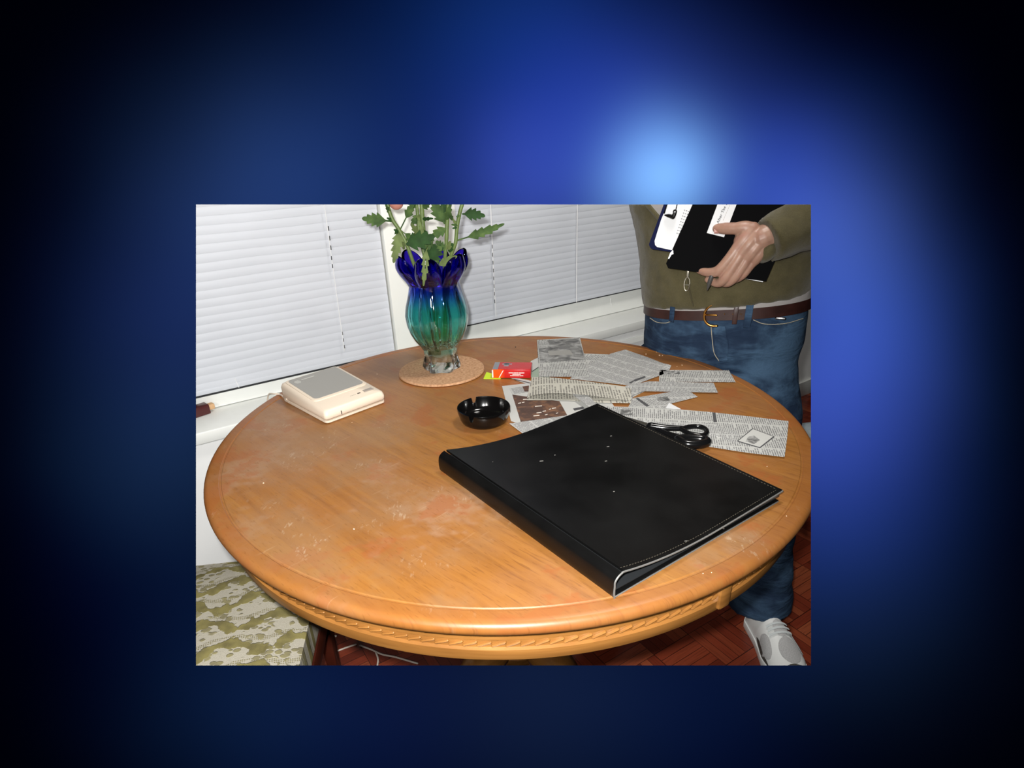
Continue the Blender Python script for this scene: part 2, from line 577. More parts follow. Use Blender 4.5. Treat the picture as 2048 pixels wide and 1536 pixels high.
def leather(t, bs):
    co = t.n('TexCoord').outputs['Object']
    n1 = t.n('TexNoise', Vector=co, Scale=520.0, Detail=2.0)
    n2 = t.n('TexNoise', Vector=co, Scale=14.0, Detail=5.0)
    t.put(bs.inputs['Normal'], t.n('Bump', Strength=0.18, Distance=0.0004, Height=n1.outputs[0]))
    t.put(bs.inputs['Roughness'], t.ramp(n2.outputs[0], [(0.3, (0.30,) * 3), (0.7, (0.37,) * 3)]))
    t.put(bs.inputs['Base Color'], t.ramp(n2.outputs[0], [(0.35, (0.0022,) * 3), (0.75, (0.0045,) * 3)]))


leather(NT(M['leather'].node_tree), M['leather'].node_tree.nodes['Principled BSDF'])
M['piping'] = material('grey plastic edge', srgb(104, 104, 102), 0.5)
M['stitch'] = material('tan stitch', srgb(92, 86, 72), 0.9)
M['liner'] = material('dark grey plastic liner', srgb(38, 40, 42), 0.3)
M['steel'] = material('bright steel', srgb(190, 190, 192), 0.25, metal=1.0)
M['black_plastic'] = material('glossy black plastic', srgb(14, 14, 15), 0.18, spec=0.5)
M['ashtray'] = material('black ashtray plastic', srgb(10, 9, 9), 0.14, spec=0.5)
M['cream'] = material('cream plastic', srgb(222, 207, 188), 0.42)
M['lid'] = material('grey lid plastic', srgb(150, 148, 142), 0.35)
M['button'] = material('grey button plastic', srgb(160, 150, 140), 0.4)
M['slot'] = material('dark slit', srgb(70, 62, 56), 0.6)
M['logo'] = material('pale printed logo', srgb(196, 196, 190), 0.5)


def cork(t, bs):
    co = t.n('TexCoord').outputs['Object']
    v = t.n('TexVoronoi', Vector=co, Scale=330.0)
    n1 = t.n('TexNoise', Vector=co, Scale=160.0, Detail=4.0)
    col = t.ramp(n1.outputs[0], [(0.3, srgb(160, 118, 84)), (0.5, srgb(190, 146, 108)), (0.7, srgb(206, 166, 128))])
    col = t.mix(t.m('MULTIPLY', v.outputs[0], 0.35), col, srgb(156, 112, 80))
    t.put(bs.inputs['Base Color'], col)
    t.put(bs.inputs['Normal'], t.n('Bump', Strength=0.3, Distance=0.0006, Height=n1.outputs[0]))


M['cork'] = material('cork', rough=0.85, build=cork)


def red_pack(t, bs):
    """red wrapper fading to orange at one end"""
    uvn = t.n('UVMap', {'uv_map': 'UVMap'}).outputs[0]
    u = t.n('SeparateXYZ', i0=uvn).outputs[0]
    t.put(bs.inputs['Base Color'], t.ramp(u, [(0.0, srgb(232, 92, 20)), (0.22, srgb(226, 80, 22)), (0.34, srgb(196, 30, 26)), (1.0, srgb(176, 18, 24))]))


M['pack'] = material('glossy red wrapper', rough=0.22, build=red_pack)
M['pack_top'] = material('red wrapper face', srgb(186, 34, 34), 0.2)
M['silver'] = material('silver card', srgb(160, 164, 172), 0.35, metal=0.5)
M['white_print'] = material('white print', srgb(232, 226, 220), 0.5)
M['lime'] = material('lime green card', srgb(196, 226, 40), 0.5)
M['green_card'] = material('dull green card', srgb(146, 162, 146), 0.6)
M['white_paper'] = material('white paper', srgb(216, 217, 218), 0.8, spec=0.2)
M['crumb'] = material('pale crumb', srgb(226, 200, 170), 0.8)


def leaf_m(t, bs):
    co = t.n('TexCoord').outputs['Object']
    n1 = t.n('TexNoise', Vector=co, Scale=55.0, Detail=3.0)
    t.put(bs.inputs['Base Color'], t.ramp(n1.outputs[0], [(0.3, srgb(42, 62, 30)), (0.55, srgb(62, 86, 42)), (0.75, srgb(86, 106, 56))]))
    t.put(bs.inputs['Normal'], t.n('Bump', Strength=0.5, Distance=0.001, Height=n1.outputs[0]))


M['leaf'] = material('serrated green leaf', rough=0.7, spec=0.2, build=leaf_m)
M['leaf_pale'] = material('pale olive leaf', srgb(92, 106, 62), 0.7, spec=0.2, build=speckle(60, 0.25))
M['leaf_dark'] = material('dark green leaf', srgb(34, 62, 26), 0.7, spec=0.2, build=speckle(60, 0.3))
M['stem'] = material('green stem', srgb(92, 110, 58), 0.5, build=speckle(70, 0.2))
M['petal'] = material('pink petal', srgb(176, 118, 102), 0.6)


def vase_glass():
    m = bpy.data.materials.new('blue to teal glass')
    m.use_nodes = True
    t = NT(m.node_tree)
    t.t.nodes.clear()
    z = t.n('SeparateXYZ', i0=t.n('TexCoord').outputs['Object']).outputs[2]
    h = t.m('DIVIDE', t.m('SUBTRACT', z, 0.757), 0.29)
    col = t.ramp(h, [(0.0, (0.96, 0.97, 0.96)), (0.12, (0.95, 0.97, 0.95)), (0.17, (0.52, 0.88, 0.80)), (0.42, (0.50, 0.90, 0.86)),
                     (0.56, (0.42, 0.82, 0.86)), (0.65, (0.36, 0.54, 0.95)), (0.73, (0.30, 0.30, 0.94)), (0.82, (0.21, 0.15, 0.80)), (1.0, (0.20, 0.13, 0.78))])
    g = t.n('BsdfGlass', Color=col, Roughness=0.0, IOR=1.46)
    tr = t.n('BsdfTransparent', Color=col)
    gl = t.n('BsdfGlossy', Color=(1, 1, 1), Roughness=0.03)
    fr = t.n('Fresnel', IOR=1.45)
    a = t.n('MixShader', i0=0.62, i1=g, i2=tr)
    b = t.n('MixShader', i0=fr.outputs[0], i1=a, i2=gl)
    t.n('OutputMaterial', i0=b)
    return m


M['vase'] = vase_glass()


def brocade(t, bs):
    """cut velvet: scrolling bands, sprays of leaves and dotted stripes in olive pile on a cream ground"""
    u, v, z, co = rot_uv(t, math.radians(14))
    uvv = t.n('CombineXYZ', i0=u, i1=v, i2=0.0).outputs[0]
    wob = t.n('TexNoise', Vector=uvv, Scale=60.0, Detail=2.0)
    n0 = t.n('TexNoise', Vector=uvv, Scale=22.0, Detail=1.0)
    wv_ = t.m('MULTIPLY', t.m('SUBTRACT', wob.outputs[0], 0.5), 0.55)
    P = 0.062
    vs = t.m('DIVIDE', v, P)
    row = t.m('FLOOR', vs)
    f = t.m('SUBTRACT', t.m('FRACT', vs), 0.5)
    ph = t.m('MULTIPLY', row, 2.1)
    s1 = t.m('MULTIPLY', t.m('SINE', t.m('ADD', t.m('MULTIPLY', u, 48.0), ph)), 0.24)
    th = t.m('ADD', 0.17, t.m('MULTIPLY', t.m('SINE', t.m('ADD', t.m('MULTIPLY', u, 131.0), ph)), 0.08))
    d1 = t.m('SUBTRACT', t.m('ADD', t.m('ABSOLUTE', t.m('SUBTRACT', f, s1)), wv_), th)
    m1 = t.m('SUBTRACT', 1.0, t.step(d1, -0.015, 0.02))
    leaf = t.n('TexVoronoi', Vector=t.n('CombineXYZ', i0=t.m('MULTIPLY', u, 0.7), i1=v, i2=0.0).outputs[0], Scale=95.0, Randomness=1.0)
    m2 = t.m('MULTIPLY', t.m('SUBTRACT', 1.0, t.step(t.m('ADD', leaf.outputs[0], t.m('MULTIPLY', wv_, 0.5)), 0.40, 0.50)), t.step(n0.outputs[0], 0.44, 0.48))
    dots = t.n('TexVoronoi', Vector=uvv, Scale=260.0, Randomness=0.15)
    stripe = t.m('LESS_THAN', t.m('ABSOLUTE', t.m('SUBTRACT', t.m('ADD', f, t.m('MULTIPLY', s1, -0.6)), 0.36)), 0.08)
    m3 = t.m('MULTIPLY', t.m('MULTIPLY', t.m('SUBTRACT', 1.0, t.step(dots.outputs[0], 0.28, 0.40)), stripe), 0.8)
    mask = t.m('MAXIMUM', m1, t.m('MAXIMUM', t.m('MULTIPLY', m2, 0.8), m3))
    pile = t.n('TexNoise', Vector=co, Scale=700.0, Detail=2.0)
    shade = t.n('TexNoise', Vector=co, Scale=38.0, Detail=2.0)
    green = t.ramp(shade.outputs[0], [(0.35, srgb(112, 104, 68)), (0.65, srgb(140, 131, 82))])
    cream = t.ramp(pile.outputs[0], [(0.3, srgb(166, 160, 144)), (0.7, srgb(190, 184, 168))])
    t.put(bs.inputs['Base Color'], t.mix(mask, cream, green))
    t.put(bs.inputs['Normal'], t.n('Bump', Strength=0.6, Distance=0.003, Height=t.m('ADD', mask, t.m('MULTIPLY', pile.outputs[0], 0.3))))


M['brocade'] = material('cream and olive cut velvet', rough=0.85, spec=0.2, build=brocade)
M['dark_wood'] = material('dark red brown chair wood', srgb(66, 26, 16), 0.35, build=speckle(20, 0.25))


def knit(t, bs):
    co = t.n('TexCoord').outputs['Object']
    n1 = t.n('TexNoise', Vector=co, Scale=900.0, Detail=2.0)
    n2 = t.n('TexNoise', Vector=co, Scale=26.0, Detail=4.0, Roughness=0.6)
    n3 = t.n('TexNoise', Vector=co, Scale=5.0, Detail=2.0)
    col = t.ramp(n2.outputs[0], [(0.3, srgb(66, 61, 40)), (0.7, srgb(82, 76, 52))])
    col = t.mix(t.m('MULTIPLY', t.step(n1.outputs[0], 0.5, 0.75), 0.35), col, srgb(108, 101, 74))
    t.put(bs.inputs['Base Color'], col)
    hgt = t.m('ADD', t.m('MULTIPLY', n1.outputs[0], 0.12), t.m('ADD', t.m('MULTIPLY', n2.outputs[0], 0.3), n3.outputs[0]))
    t.put(bs.inputs['Normal'], t.n('Bump', Strength=0.55, Distance=0.012, Height=hgt))


M['knit'] = material('olive knit', rough=0.95, spec=0.15, build=knit, Sheen_Weight=0.25)


def denim(t, bs):
    co = t.n('TexCoord').outputs['Object']
    sep = t.n('SeparateXYZ', i0=co)
    fade = t.n('TexNoise', Vector=co, Scale=7.0, Detail=4.0, Roughness=0.62)
    crease = t.n('TexNoise', Vector=t.vm('MULTIPLY', co, (9.0, 9.0, 26.0)), Scale=1.0, Detail=4.0, Roughness=0.6, Distortion=0.7)
    weave = t.n('TexNoise', Vector=t.vm('MULTIPLY', co, (900.0, 900.0, 220.0)), Scale=1.0, Detail=2.0)
    high = t.step(sep.outputs[2], 0.32, 0.62)
    f = t.m('ADD', t.m('MULTIPLY', fade.outputs[0], 0.6), t.m('MULTIPLY', crease.outputs[0], 0.4))
    f = t.m('MULTIPLY', t.step(f, 0.42, 0.62), t.m('ADD', 0.65, t.m('MULTIPLY', high, 0.35)))
    col = t.mix(f, srgb(26, 42, 64), srgb(66, 92, 118))
    col = t.mix(t.m('MULTIPLY', weave.outputs[0], 0.3), col, srgb(22, 38, 58))
    t.put(bs.inputs['Base Color'], col)
    hgt = t.m('ADD', crease.outputs[0], t.m('MULTIPLY', weave.outputs[0], 0.06))
    t.put(bs.inputs['Normal'], t.n('Bump', Strength=0.7, Distance=0.014, Height=hgt))


M['denim'] = material('faded blue denim', rough=0.85, spec=0.2, build=denim)
M['denim_dark'] = material('dark denim trim', srgb(46, 70, 102), 0.85)
M['thread'] = material('pale thread', srgb(168, 160, 140), 0.8)


def skin(t, bs):
    co = t.n('TexCoord').outputs['Object']
    n1 = t.n('TexNoise', Vector=co, Scale=28.0, Detail=3.0)
    n2 = t.n('TexNoise', Vector=co, Scale=420.0, Detail=2.0)
    t.put(bs.inputs['Base Color'], t.ramp(n1.outputs[0], [(0.3, srgb(142, 104, 88)), (0.55, srgb(156, 122, 104)), (0.75, srgb(156, 114, 100))]))
    t.put(bs.inputs['Normal'], t.n('Bump', Strength=0.15, Distance=0.001, Height=n2.outputs[0]))


M['skin'] = material('light skin', rough=0.45, build=skin, Subsurface_Weight=0.08, Subsurface_Scale=0.01)
M['nail'] = material('nail', srgb(164, 116, 106), 0.4)
M['belt'] = material('dark brown belt leather', srgb(48, 24, 20), 0.42, build=speckle(40, 0.3))
M['brass'] = material('antique brass', srgb(190, 138, 70), 0.28, metal=1.0)
M['zip'] = material('dull zip metal', srgb(186, 180, 164), 0.3, metal=0.9)
M['zip_tape'] = material('dark zip tape', srgb(70, 64, 42), 0.9)
M['shirt'] = material('grey shirt cotton', srgb(150, 146, 144), 0.9)
M['navy'] = material('navy plastic board', srgb(16, 20, 54), 0.7, spec=0.08)
M['folder'] = material('black folder card', (0.002, 0.002, 0.0024), 0.8, spec=0.05)
M['pen'] = material('dark grey pen', srgb(64, 62, 60), 0.4)
M['shoe_white'] = material('white shoe leather', srgb(226, 228, 226), 0.45)
M['shoe_grey'] = material('grey shoe mesh', srgb(178, 178, 178), 0.7, build=speckle(600, 0.2, 0.0006))
M['shoe_dark'] = material('charcoal shoe trim', srgb(72, 70, 66), 0.6)
M['lace'] = material('pale shoelace', srgb(200, 206, 206), 0.8)
M['cable_white'] = material('off white cable', srgb(216, 204, 192), 0.5)
M['cable_red'] = material('red cable', srgb(190, 40, 30), 0.5)
M['maroon'] = material('dark maroon wood', srgb(74, 30, 30), 0.35)
M['tan'] = material('tan wood', srgb(206, 166, 122), 0.6)
M['sofa'] = material('pale blue grey upholstery', srgb(150, 162, 168), 0.8, build=speckle(80, 0.1))

# ------------------------------------------------------------------ the room
YAW = 1.0067                                     # the window wall runs obliquely to the right
WU = Vector((math.sin(YAW), math.cos(YAW), 0))   # along the wall
WN = Vector((-math.cos(YAW), math.sin(YAW), 0))  # away from the room
UP = Vector((0, 0, 1))


def wp(a, d, z):
    return WU * a + WN * d + UP * z


def wbox(bm, a0, a1, d0, d1, z0, z1):
    return box(bm, wp(a0, d0, z0), WU * (a1 - a0), WN * (d1 - d0), UP * (z1 - z0))


b = new()
box(b, (-1.6, -0.4, -0.03), (5.6, 0, 0), (0, 4.6, 0), (0, 0, 0.03))
struct('floor', b, M['parquet'], trim=True, smooth=False)
struct('wall_back', wbox(new(), -0.6, 3.9, 1.56, 1.76, 0, 0.605), M['wall'], trim=True, smooth=False)
struct('trim_1', bevel(wbox(new(), -0.6, 3.6, 1.54, 1.76, 0.607, 0.640), 0.004), M['frame'], trim=True)       # window sill
struct('trim_2', bevel(wbox(new(), 0.668, 0.905, 1.645, 1.74, 0.642, 1.5), 0.003), M['post'], trim=True)      # post between the windows
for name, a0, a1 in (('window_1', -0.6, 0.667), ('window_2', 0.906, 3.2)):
    fr = new()
    wbox(fr, a0, a1, 1.685, 1.74, 0.642, 0.735)
    wbox(fr, a0, a1, 1.685, 1.74, 1.45, 1.5)
    wbox(fr, a0, a0 + 0.04, 1.685, 1.74, 0.735, 1.45)
    wbox(fr, a1 - 0.04, a1, 1.685, 1.74, 0.735, 1.45)
    fo = struct(name, fr, M['frame'], trim=True, smooth=False)
    obj('blind_shadow', wbox(new(), a0, a1, 1.6835, 1.6851, 0.6795 if name == 'window_1' else 0.7155, 0.6905 if name == 'window_1' else 0.727), M['hole'], fo, trim=True, smooth=False, label='dark strip for the shadow under the blind')  # shadow cast by the blind, made as a dark strip on the frame
    obj('window_pane', wbox(new(), a0 + 0.04, a1 - 0.04, 1.712, 1.716, 0.735, 1.45), M['pane'], fo, trim=True, smooth=False)
struct('baseboard_back', bevel(wbox(new(), -0.6, 3.9, 1.545, 1.56, 0.0, 0.085), 0.004), M['frame'], trim=True)
# trim strip on the wall under the right hand sill
struct('trim_3', wbox(new(), 0.95, 3.6, 1.552, 1.56, 0.555, 0.575), M['frame'], trim=True, smooth=False)


def blind(a0, a1, zb, label, cords, holes):
    root = empty('window_blind', wp((a0 + a1) / 2, 1.665, zb), label, 'blind')
    sl = new()
    pitch = 0.0215
    k = 0
    rnd = random.Random(int(a0 * 100) + 5)
    while zb + 0.02 + k * pitch < 1.26:
        z = zb + 0.018 + k * pitch
        j = rnd.uniform(-0.0015, 0.0015)
        prof = [(-0.0012, -0.0125), (0.0002, -0.0065), (0.0007, 0.0), (0.0006, 0.0065), (0.0000, 0.0118)]
        rows = []
        na = 10
        for d, dz in prof:
            row = []
            for q in range(na + 1):
                aa = a0 + j + (a1 - a0 - j) * q / na
                bow = 0.0012 * math.sin(q * 1.7 + k * 0.6)
                row.append(wp(aa, 1.661 - d * 0.9 + dz * 0.10, z + dz + bow))
            rows.append(row)
        loft(rows, closed=False, bm=sl)
        k += 1
    thicken(sl, 0.0005)
    obj('slats', sl, M['blind'], root, trim=True, sharp=30)
    obj('bottom_rail', bevel(wbox(new(), a0, a1, 1.6595, 1.672, zb - 0.004, zb + 0.009), 0.001), M['blind'], root, trim=True)
    for (p, q, r) in cords:
        n_ = WN
        p0 = wp(0, 1.648, 0)
        a, c = onp(*p, p0, n_), onp(*q, p0, n_)
        obj('ladder_cord', tube(spl([a, a.lerp(c, 0.5) + WN * 0.001, c], 6), r, 6), M['cord'], root, trim=True)
    for (p, q, n) in holes:
        p0 = wp(0, 1.6482, 0)
        a, c = onp(*p, p0, WN), onp(*q, p0, WN)
        hb = new()
        for i in range(n):
            x = a.lerp(c, (i + 0.5) / n)
            e = (c - a) / n * 0.2
            tube([x - e, x + e], 0.0012, 6, bm=hb)
        ho = obj('cord_slot', hb, M['hole'], root, trim=True)
    return root


blind(-0.5, 0.664, 0.697, 'closed pale grey blind in the left window, behind the beige box',
      [((648, 405), (689, 702), 0.0008), ((470, 757), (478, 775), 0.0007)],
      [((656, 447), (663, 505), 3), ((662, 508), (666, 540), 2), ((684, 660), (690, 700), 3)])
blind(0.909, 3.1, 0.731, 'closed pale grey blind in the right window, between the vase and the person',
      [((981, 405), (992, 633), 0.0012), ((1155, 405), (1153, 604), 0.0013), ((1221, 597), (1223, 611), 0.0012)],
      [((984, 485), (990, 610), 8)])

# dark block with a tan tip on the sill, far left
q = at(394, 836, 0.641)
dirb = (at(424, 826, 0.641) - q).normalized()
side = Vector((-dirb.y, dirb.x, 0))
bl = empty('wooden_block', q, 'dark maroon block with a tan end lying on the window sill at the far left', 'block')
o0 = q - dirb * 0.08
obj('block_body', bevel(box(new(), o0, dirb * ((at(422, 826, 0.641) - q).length + 0.08), side * 0.03, (0, 0, 0.026)), 0.002), M['maroon'], bl, trim=True)
o1 = q + dirb * ((at(422, 826, 0.641) - q).length + 0.0005)
obj('block_tip', bevel(box(new(), o1 + side * 0.006 + UP * 0.006, dirb * 0.016, side * 0.018, (0, 0, 0.016)), 0.003), M['tan'], bl, label='tan tip of the block')

# things glimpsed behind the person at the right edge
sf = empty('upholstered_chair', (1.22, 1.6, 0.0), 'pale blue grey upholstered chair half hidden behind the table at the right edge', 'chair')
obj('seat_cushion', bevel(box(new(), (1.01, 1.38, 0.20), (0.50, 0.09, 0), (-0.06, 0.37, 0), (0, 0, 0.2)), 0.04, 3), M['sofa'], sf, trim=True)
for lx, ly in ((1.05, 1.42), (1.46, 1.50), (1.0, 1.70), (1.40, 1.78)):
    tb = tube([(lx, ly, 0.0), (lx, ly, 0.21)], 0.02, 8, dome=False)
    trimmed(tb)
    if len(tb.verts):
        obj('leg', tb, M['dark_wood'], sf)
    else:
        tb.free()
# ------------------------------------------------------------------ round table
TZ, TR = 0.75, 0.5834
tab = empty('round_table', (TABLE_C.x, TABLE_C.y, 0), 'round golden brown wooden table with worn varnish and rope moulding', 'table')
prof = [(0.02, TZ), (0.30, TZ), (0.545, TZ), (0.5520, TZ), (0.5535, TZ - 0.0012), (0.5560, TZ - 0.0012), (0.5575, TZ), (TR - 0.014, TZ)]
prof += [(TR - 0.011 + 0.011 * math.sin(a), TZ - 0.0105 + 0.0105 * math.cos(a)) for a in [math.radians(x) for x in range(10, 181, 10)]]
prof += [(TR - 0.03, TZ - 0.021), (0.02, TZ - 0.021)]
obj('tabletop', lathe(prof, TABLE_C, 160), M['table_top'], tab, trim=True, sharp=14)
AR = 0.5585
ap = [(AR - 0.02, 0.727), (AR + 0.002, 0.727), (AR + 0.002, 0.704), (AR, 0.702), (AR, 0.690), (AR + 0.004, 0.688), (AR + 0.004, 0.672), (AR + 0.001, 0.668), (AR - 0.02, 0.668)]
apb = lathe(ap + [ap[0]], TABLE_C, 160, caps=False)
obj('apron', apb, M['apron'], tab, trim=True)
rope = new()
for k in range(190):
    a = 2 * PI * k / 190
    t_ = Vector((-math.sin(a), math.cos(a), 0))
    c_ = TABLE_C + Vector((math.cos(a), math.sin(a), 0)) * (AR + 0.0012) + UP * 0.6965
    tube([c_ - t_ * 0.008 - UP * 0.0028, c_ + t_ * 0.008 + UP * 0.0028], [0.0020, 0.0032, 0.0020], 6, bm=rope)
obj('rope_moulding', rope, M['apron'], tab, trim=True)
for px, py in ((1465, 1194),):
    c0 = at(px, py, 0.70)
    a0 = math.atan2(c0.y - TABLE_C.y, c0.x - TABLE_C.x)
    for a in (a0, a0 + PI / 2 + 0.12, a0 + PI, a0 + 3 * PI / 2 + 0.12):
        r_ = Vector((math.cos(a), math.sin(a), 0))
        t_ = Vector((-r_.y, r_.x, 0))
        if r_.y < -0.5 and r_.x < 0.3:
            continue
        obj('apron_block', bevel(box(new(), TABLE_C + r_ * (AR - 0.015) - t_ * 0.012 + UP * 0.672, r_ * 0.024, t_ * 0.024, (0, 0, 0.055)), 0.005), M['apron'], tab)
ped = lathe([(0.09, 0.13), (0.1, 0.16), (0.07, 0.22), (0.085, 0.34), (0.1, 0.42), (0.075, 0.5), (0.065, 0.56), (0.12, 0.62), (0.3, 0.66), (0.3, 0.70), (0.02, 0.70)], TABLE_C, 32)
obj('pedestal', ped, M['apron'], tab, trim=True)
for ang in (-56, 34, -124, 124):
    a = math.radians(ang)
    r_ = Vector((math.cos(a), math.sin(a), 0))
    pts = spl([TABLE_C + r_ * 0.04 + UP * 0.2, TABLE_C + r_ * 0.17 + UP * 0.165, TABLE_C + r_ * 0.29 + UP * 0.085, TABLE_C + r_ * 0.37 + UP * 0.035], 6)
    fb = tube(pts, [0.045, 0.045, 0.04, 0.032], 12)
    trimmed(fb)
    if len(fb.verts):
        obj('foot', fb, M['apron'], tab)
    else:
        fb.free()

# ------------------------------------------------------------------ dining chair, lower left
ch = empty('dining_chair', (-0.66, 0.88, 0), 'dining chair with cream and olive velvet seat under the table edge', 'chair')
sb = new()
A_ = Vector((-0.378, 0.70, 0.37)); Bd = Vector((-0.045, 0.405, 0)).normalized(); Ad = Vector((-0.97, -0.10, 0)).normalized()
box(sb, A_, Ad * 0.52, Bd * 0.40, (0, 0, 0.075))
bmesh.ops.subdivide_edges(sb, edges=sb.edges[:], cuts=8, use_grid_fill=True)
for v in sb.verts:
    if v.co.z > 0.44:
        s_ = (v.co - A_).dot(Ad) / 0.52
        t_ = (v.co - A_).dot(Bd) / 0.40
        v.co.z += 0.022 * (1 - (2 * s_ - 1) ** 4) * (1 - (2 * t_ - 1) ** 4) - 0.008
bevel(sb, 0.012, 3, 50)
obj('seat', sb, M['brocade'], ch, trim=True)
fr = new()
box(fr, A_ + Vector((0, 0, -0.05)) - Ad * 0.004, Ad * 0.52, Bd * 0.40, (0, 0, 0.048))
obj('seat_frame', bevel(fr, 0.004), M['dark_wood'], ch, trim=True)
for (s_, t_) in ((0.03, 0.37), (0.5, 0.02), (0.5, 0.4), (0.03, 0.02)):
    p = A_ + Ad * s_ + Bd * t_
    lb = new()
    w_ = 0.02
    loft([[Vector((p.x + dx * k_, p.y + dy * k_, z)) for dx, dy in ((-w_, -w_), (w_, -w_), (w_, w_), (-w_, w_))] for z, k_ in ((0, 0.55), (0.25, 0.75), (0.40, 0.95), (0.43, 0.95))], bm=lb)
    bevel(lb, 0.003)
    trimmed(lb)
    if len(lb.verts):
        obj('leg', lb, M['dark_wood'], ch)
    else:
        lb.free()
# backrest against the wall side
bk = new()
p = A_ + Ad * 0.56 + Bd * 0.02 + UP * 0.06
box(bk, p, Ad * 0.03, Bd * 0.38, (0, 0, 0.5))
trimmed(bk)
if len(bk.verts):
    obj('backrest', bk, M['dark_wood'], ch)
else:
    bk.free()

# cables on the floor under the table
def cable(name, pix, r, m, label, z=None):
    pts = spl([at(x, y, r) for x, y in pix], 6)
    b_ = trimmed(tube(pts, r, 8))
    tag(obj(name, b_, m), label, 'cable')


cable('cable', [(712, 1289), (690, 1296), (664, 1307), (654, 1316), (657, 1324), (668, 1335)], 0.0024, M['cable_white'], 'off white cable bent in a hook on the parquet beside the chair leg')
cable('cable', [(720, 1291), (742, 1299), (765, 1309), (790, 1314), (835, 1327)], 0.0024, M['cable_white'], 'off white cable running to the right along the dark under the table front')
cable('cable', [(751, 1303), (756, 1318), (754, 1336)], 0.0024, M['cable_white'], 'short off white cable crossing the parquet down from the table edge')
cable('cable', [(628, 1272), (650, 1274), (672, 1272)], 0.0032, M['cable_white'], 'white cable end lying straight beside the dark chair leg')
cable('cable', [(636, 1267), (652, 1265), (668, 1260)], 0.004, M['cable_red'], 'red cable lying behind the white one beside the chair leg')

# ------------------------------------------------------------------ beige answering box
pN, pL, pR = at(654, 850), at(573, 801), at(772, 806)
eu = (pR - pN); eu.z = 0
ev = (pL - pN); ev.z = 0
LU, LV = eu.length, ev.length
eu.normalize()
ev = (ev - eu * ev.dot(eu)).normalized()


def bx(u, v, z):
    return pN + eu * u + ev * v + UP * z


an = empty('answering_machine', pN, 'cream plastic desk telephone unit with a grey lid', 'telephone unit')
bb = new()
# side profile along v (depth): front low, rising to the back
HF, HB = 0.030, 0.047
def rect_ring(u0, u1, v0, v1, zs, r=0.008):
    pts = []
    for (cu, cv, a0) in ((u1 - r, v1 - r, 0), (u0 + r, v1 - r, 90), (u0 + r, v0 + r, 180), (u1 - r, v0 + r, 270)):
        for k in range(5):
            a = math.radians(a0 + 22.5 * k)
            u, v = cu + r * math.cos(a), cv + r * math.sin(a)
            pts.append((u, v))
    out = []
    for u, v in pts:
        out.append(bx(u, v, zs(u, v)))
    return out


top = lambda u, v: HF + (HB - HF) * min(1, max(0, v / LV))
loft([rect_ring(0.001, LU - 0.001, 0.001, LV - 0.001, lambda u, v: 0.0098),
      rect_ring(-0.001, LU + 0.001, -0.001, LV + 0.001, lambda u, v: 0.0125),
      rect_ring(-0.001, LU + 0.001, -0.001, LV + 0.001, lambda u, v: top(u, v) - 0.010),
      rect_ring(0.0015, LU - 0.0015, 0.0015, LV - 0.0015, lambda u, v: top(u, v) - 0.003),
      rect_ring(0.006, LU - 0.006, 0.006, LV - 0.006, lambda u, v: top(u, v))], bm=bb)
obj('body', bb, M['cream'], an, sharp=55)
obj('base', loft([rect_ring(0.004, LU - 0.004, 0.004, LV - 0.004, lambda u, v: 0.0), rect_ring(0.0, LU, 0.0, LV, lambda u, v: 0.003), rect_ring(0.0, LU, 0.0, LV, lambda u, v: 0.0072), rect_ring(0.007, LU - 0.007, 0.007, LV - 0.007, lambda u, v: 0.0075), rect_ring(0.007, LU - 0.007, 0.007, LV - 0.007, lambda u, v: 0.0108)]), M['cream'], an, sharp=30)
lid = loft([rect_ring(0.008, LU - 0.008, 0.052, LV - 0.007, lambda u, v: top(u, v) - 0.001, 0.010),
            rect_ring(0.008, LU - 0.008, 0.052, LV - 0.007, lambda u, v: top(u, v) + 0.0015, 0.010),
            rect_ring(0.012, LU - 0.012, 0.056, LV - 0.011, lambda u, v: top(u, v) + 0.0028, 0.009)])
lo = obj('lid', lid, M['cream'], an)
obj('lid_panel', loft([rect_ring(0.013, LU - 0.013, 0.058, LV - 0.012, lambda u, v: top(u, v) + 0.0029, 0.009), rect_ring(0.013, LU - 0.013, 0.058, LV - 0.012, lambda u, v: top(u, v) + 0.0034, 0.009)]), M['lid'], lo, label='grey panel of the lid')
lg = new()
for k in range(5):
    vv = LV - 0.027 - k * 0.0032
    hw = 0.007 * math.sqrt(max(0, 1 - ((k - 2) / 2.7) ** 2))
    box(lg, bx(0.028 - hw, vv, top(0, vv) + 0.0035), eu * hw * 2, ev * 0.0018, UP * 0.0002)
vv = LV - 0.029
box(lg, bx(0.040, vv, top(0, vv) + 0.0035), eu * 0.032, ev * 0.004, UP * 0.0002)
obj('logo', lg, M['logo'], lo, smooth=False, label='pale striped round logo and word on the lid')
btn = new()
box(btn, bx(LU - 0.036, 0.021, HF + 0.001), eu * 0.023, ev * 0.012, UP * 0.003)
obj('button', bevel(btn, 0.001), M['button'], an, label='grey button')
sw = new()
box(sw, bx(LU - 0.052, 0.025, HF + 0.0018), eu * 0.007, ev * 0.003, UP * 0.0015)
obj('switch', sw, M['slot'], an, label='small dark switch')
mk = new()
for k in range(4):
    box(mk, bx(LU - 0.071 + k * 0.004, 0.0255, HF + 0.0024), eu * 0.0025, ev * 0.0018, UP * 0.0003)
obj('marking', mk, M['button'], an, label='faint printed marking')
ml = new()
box(ml, bx(0.036, -0.0018, 0.0125), eu * 0.0018, ev * 0.003, UP * 0.008)
obj('microphone_slit', ml, M['slot'], an, label='short dark slit in the front face')
c0 = bx(-0.001, LV - 0.022, 0.012)
c1 = at(560, 789, TZ + 0.0025)
c2 = at(549, 788, TZ + 0.0025)
c3 = c2 + WN * 0.03 - WU * 0.01 - UP * 0.012
c4 = c2 + WN * 0.045 - WU * 0.02 - UP * 0.07
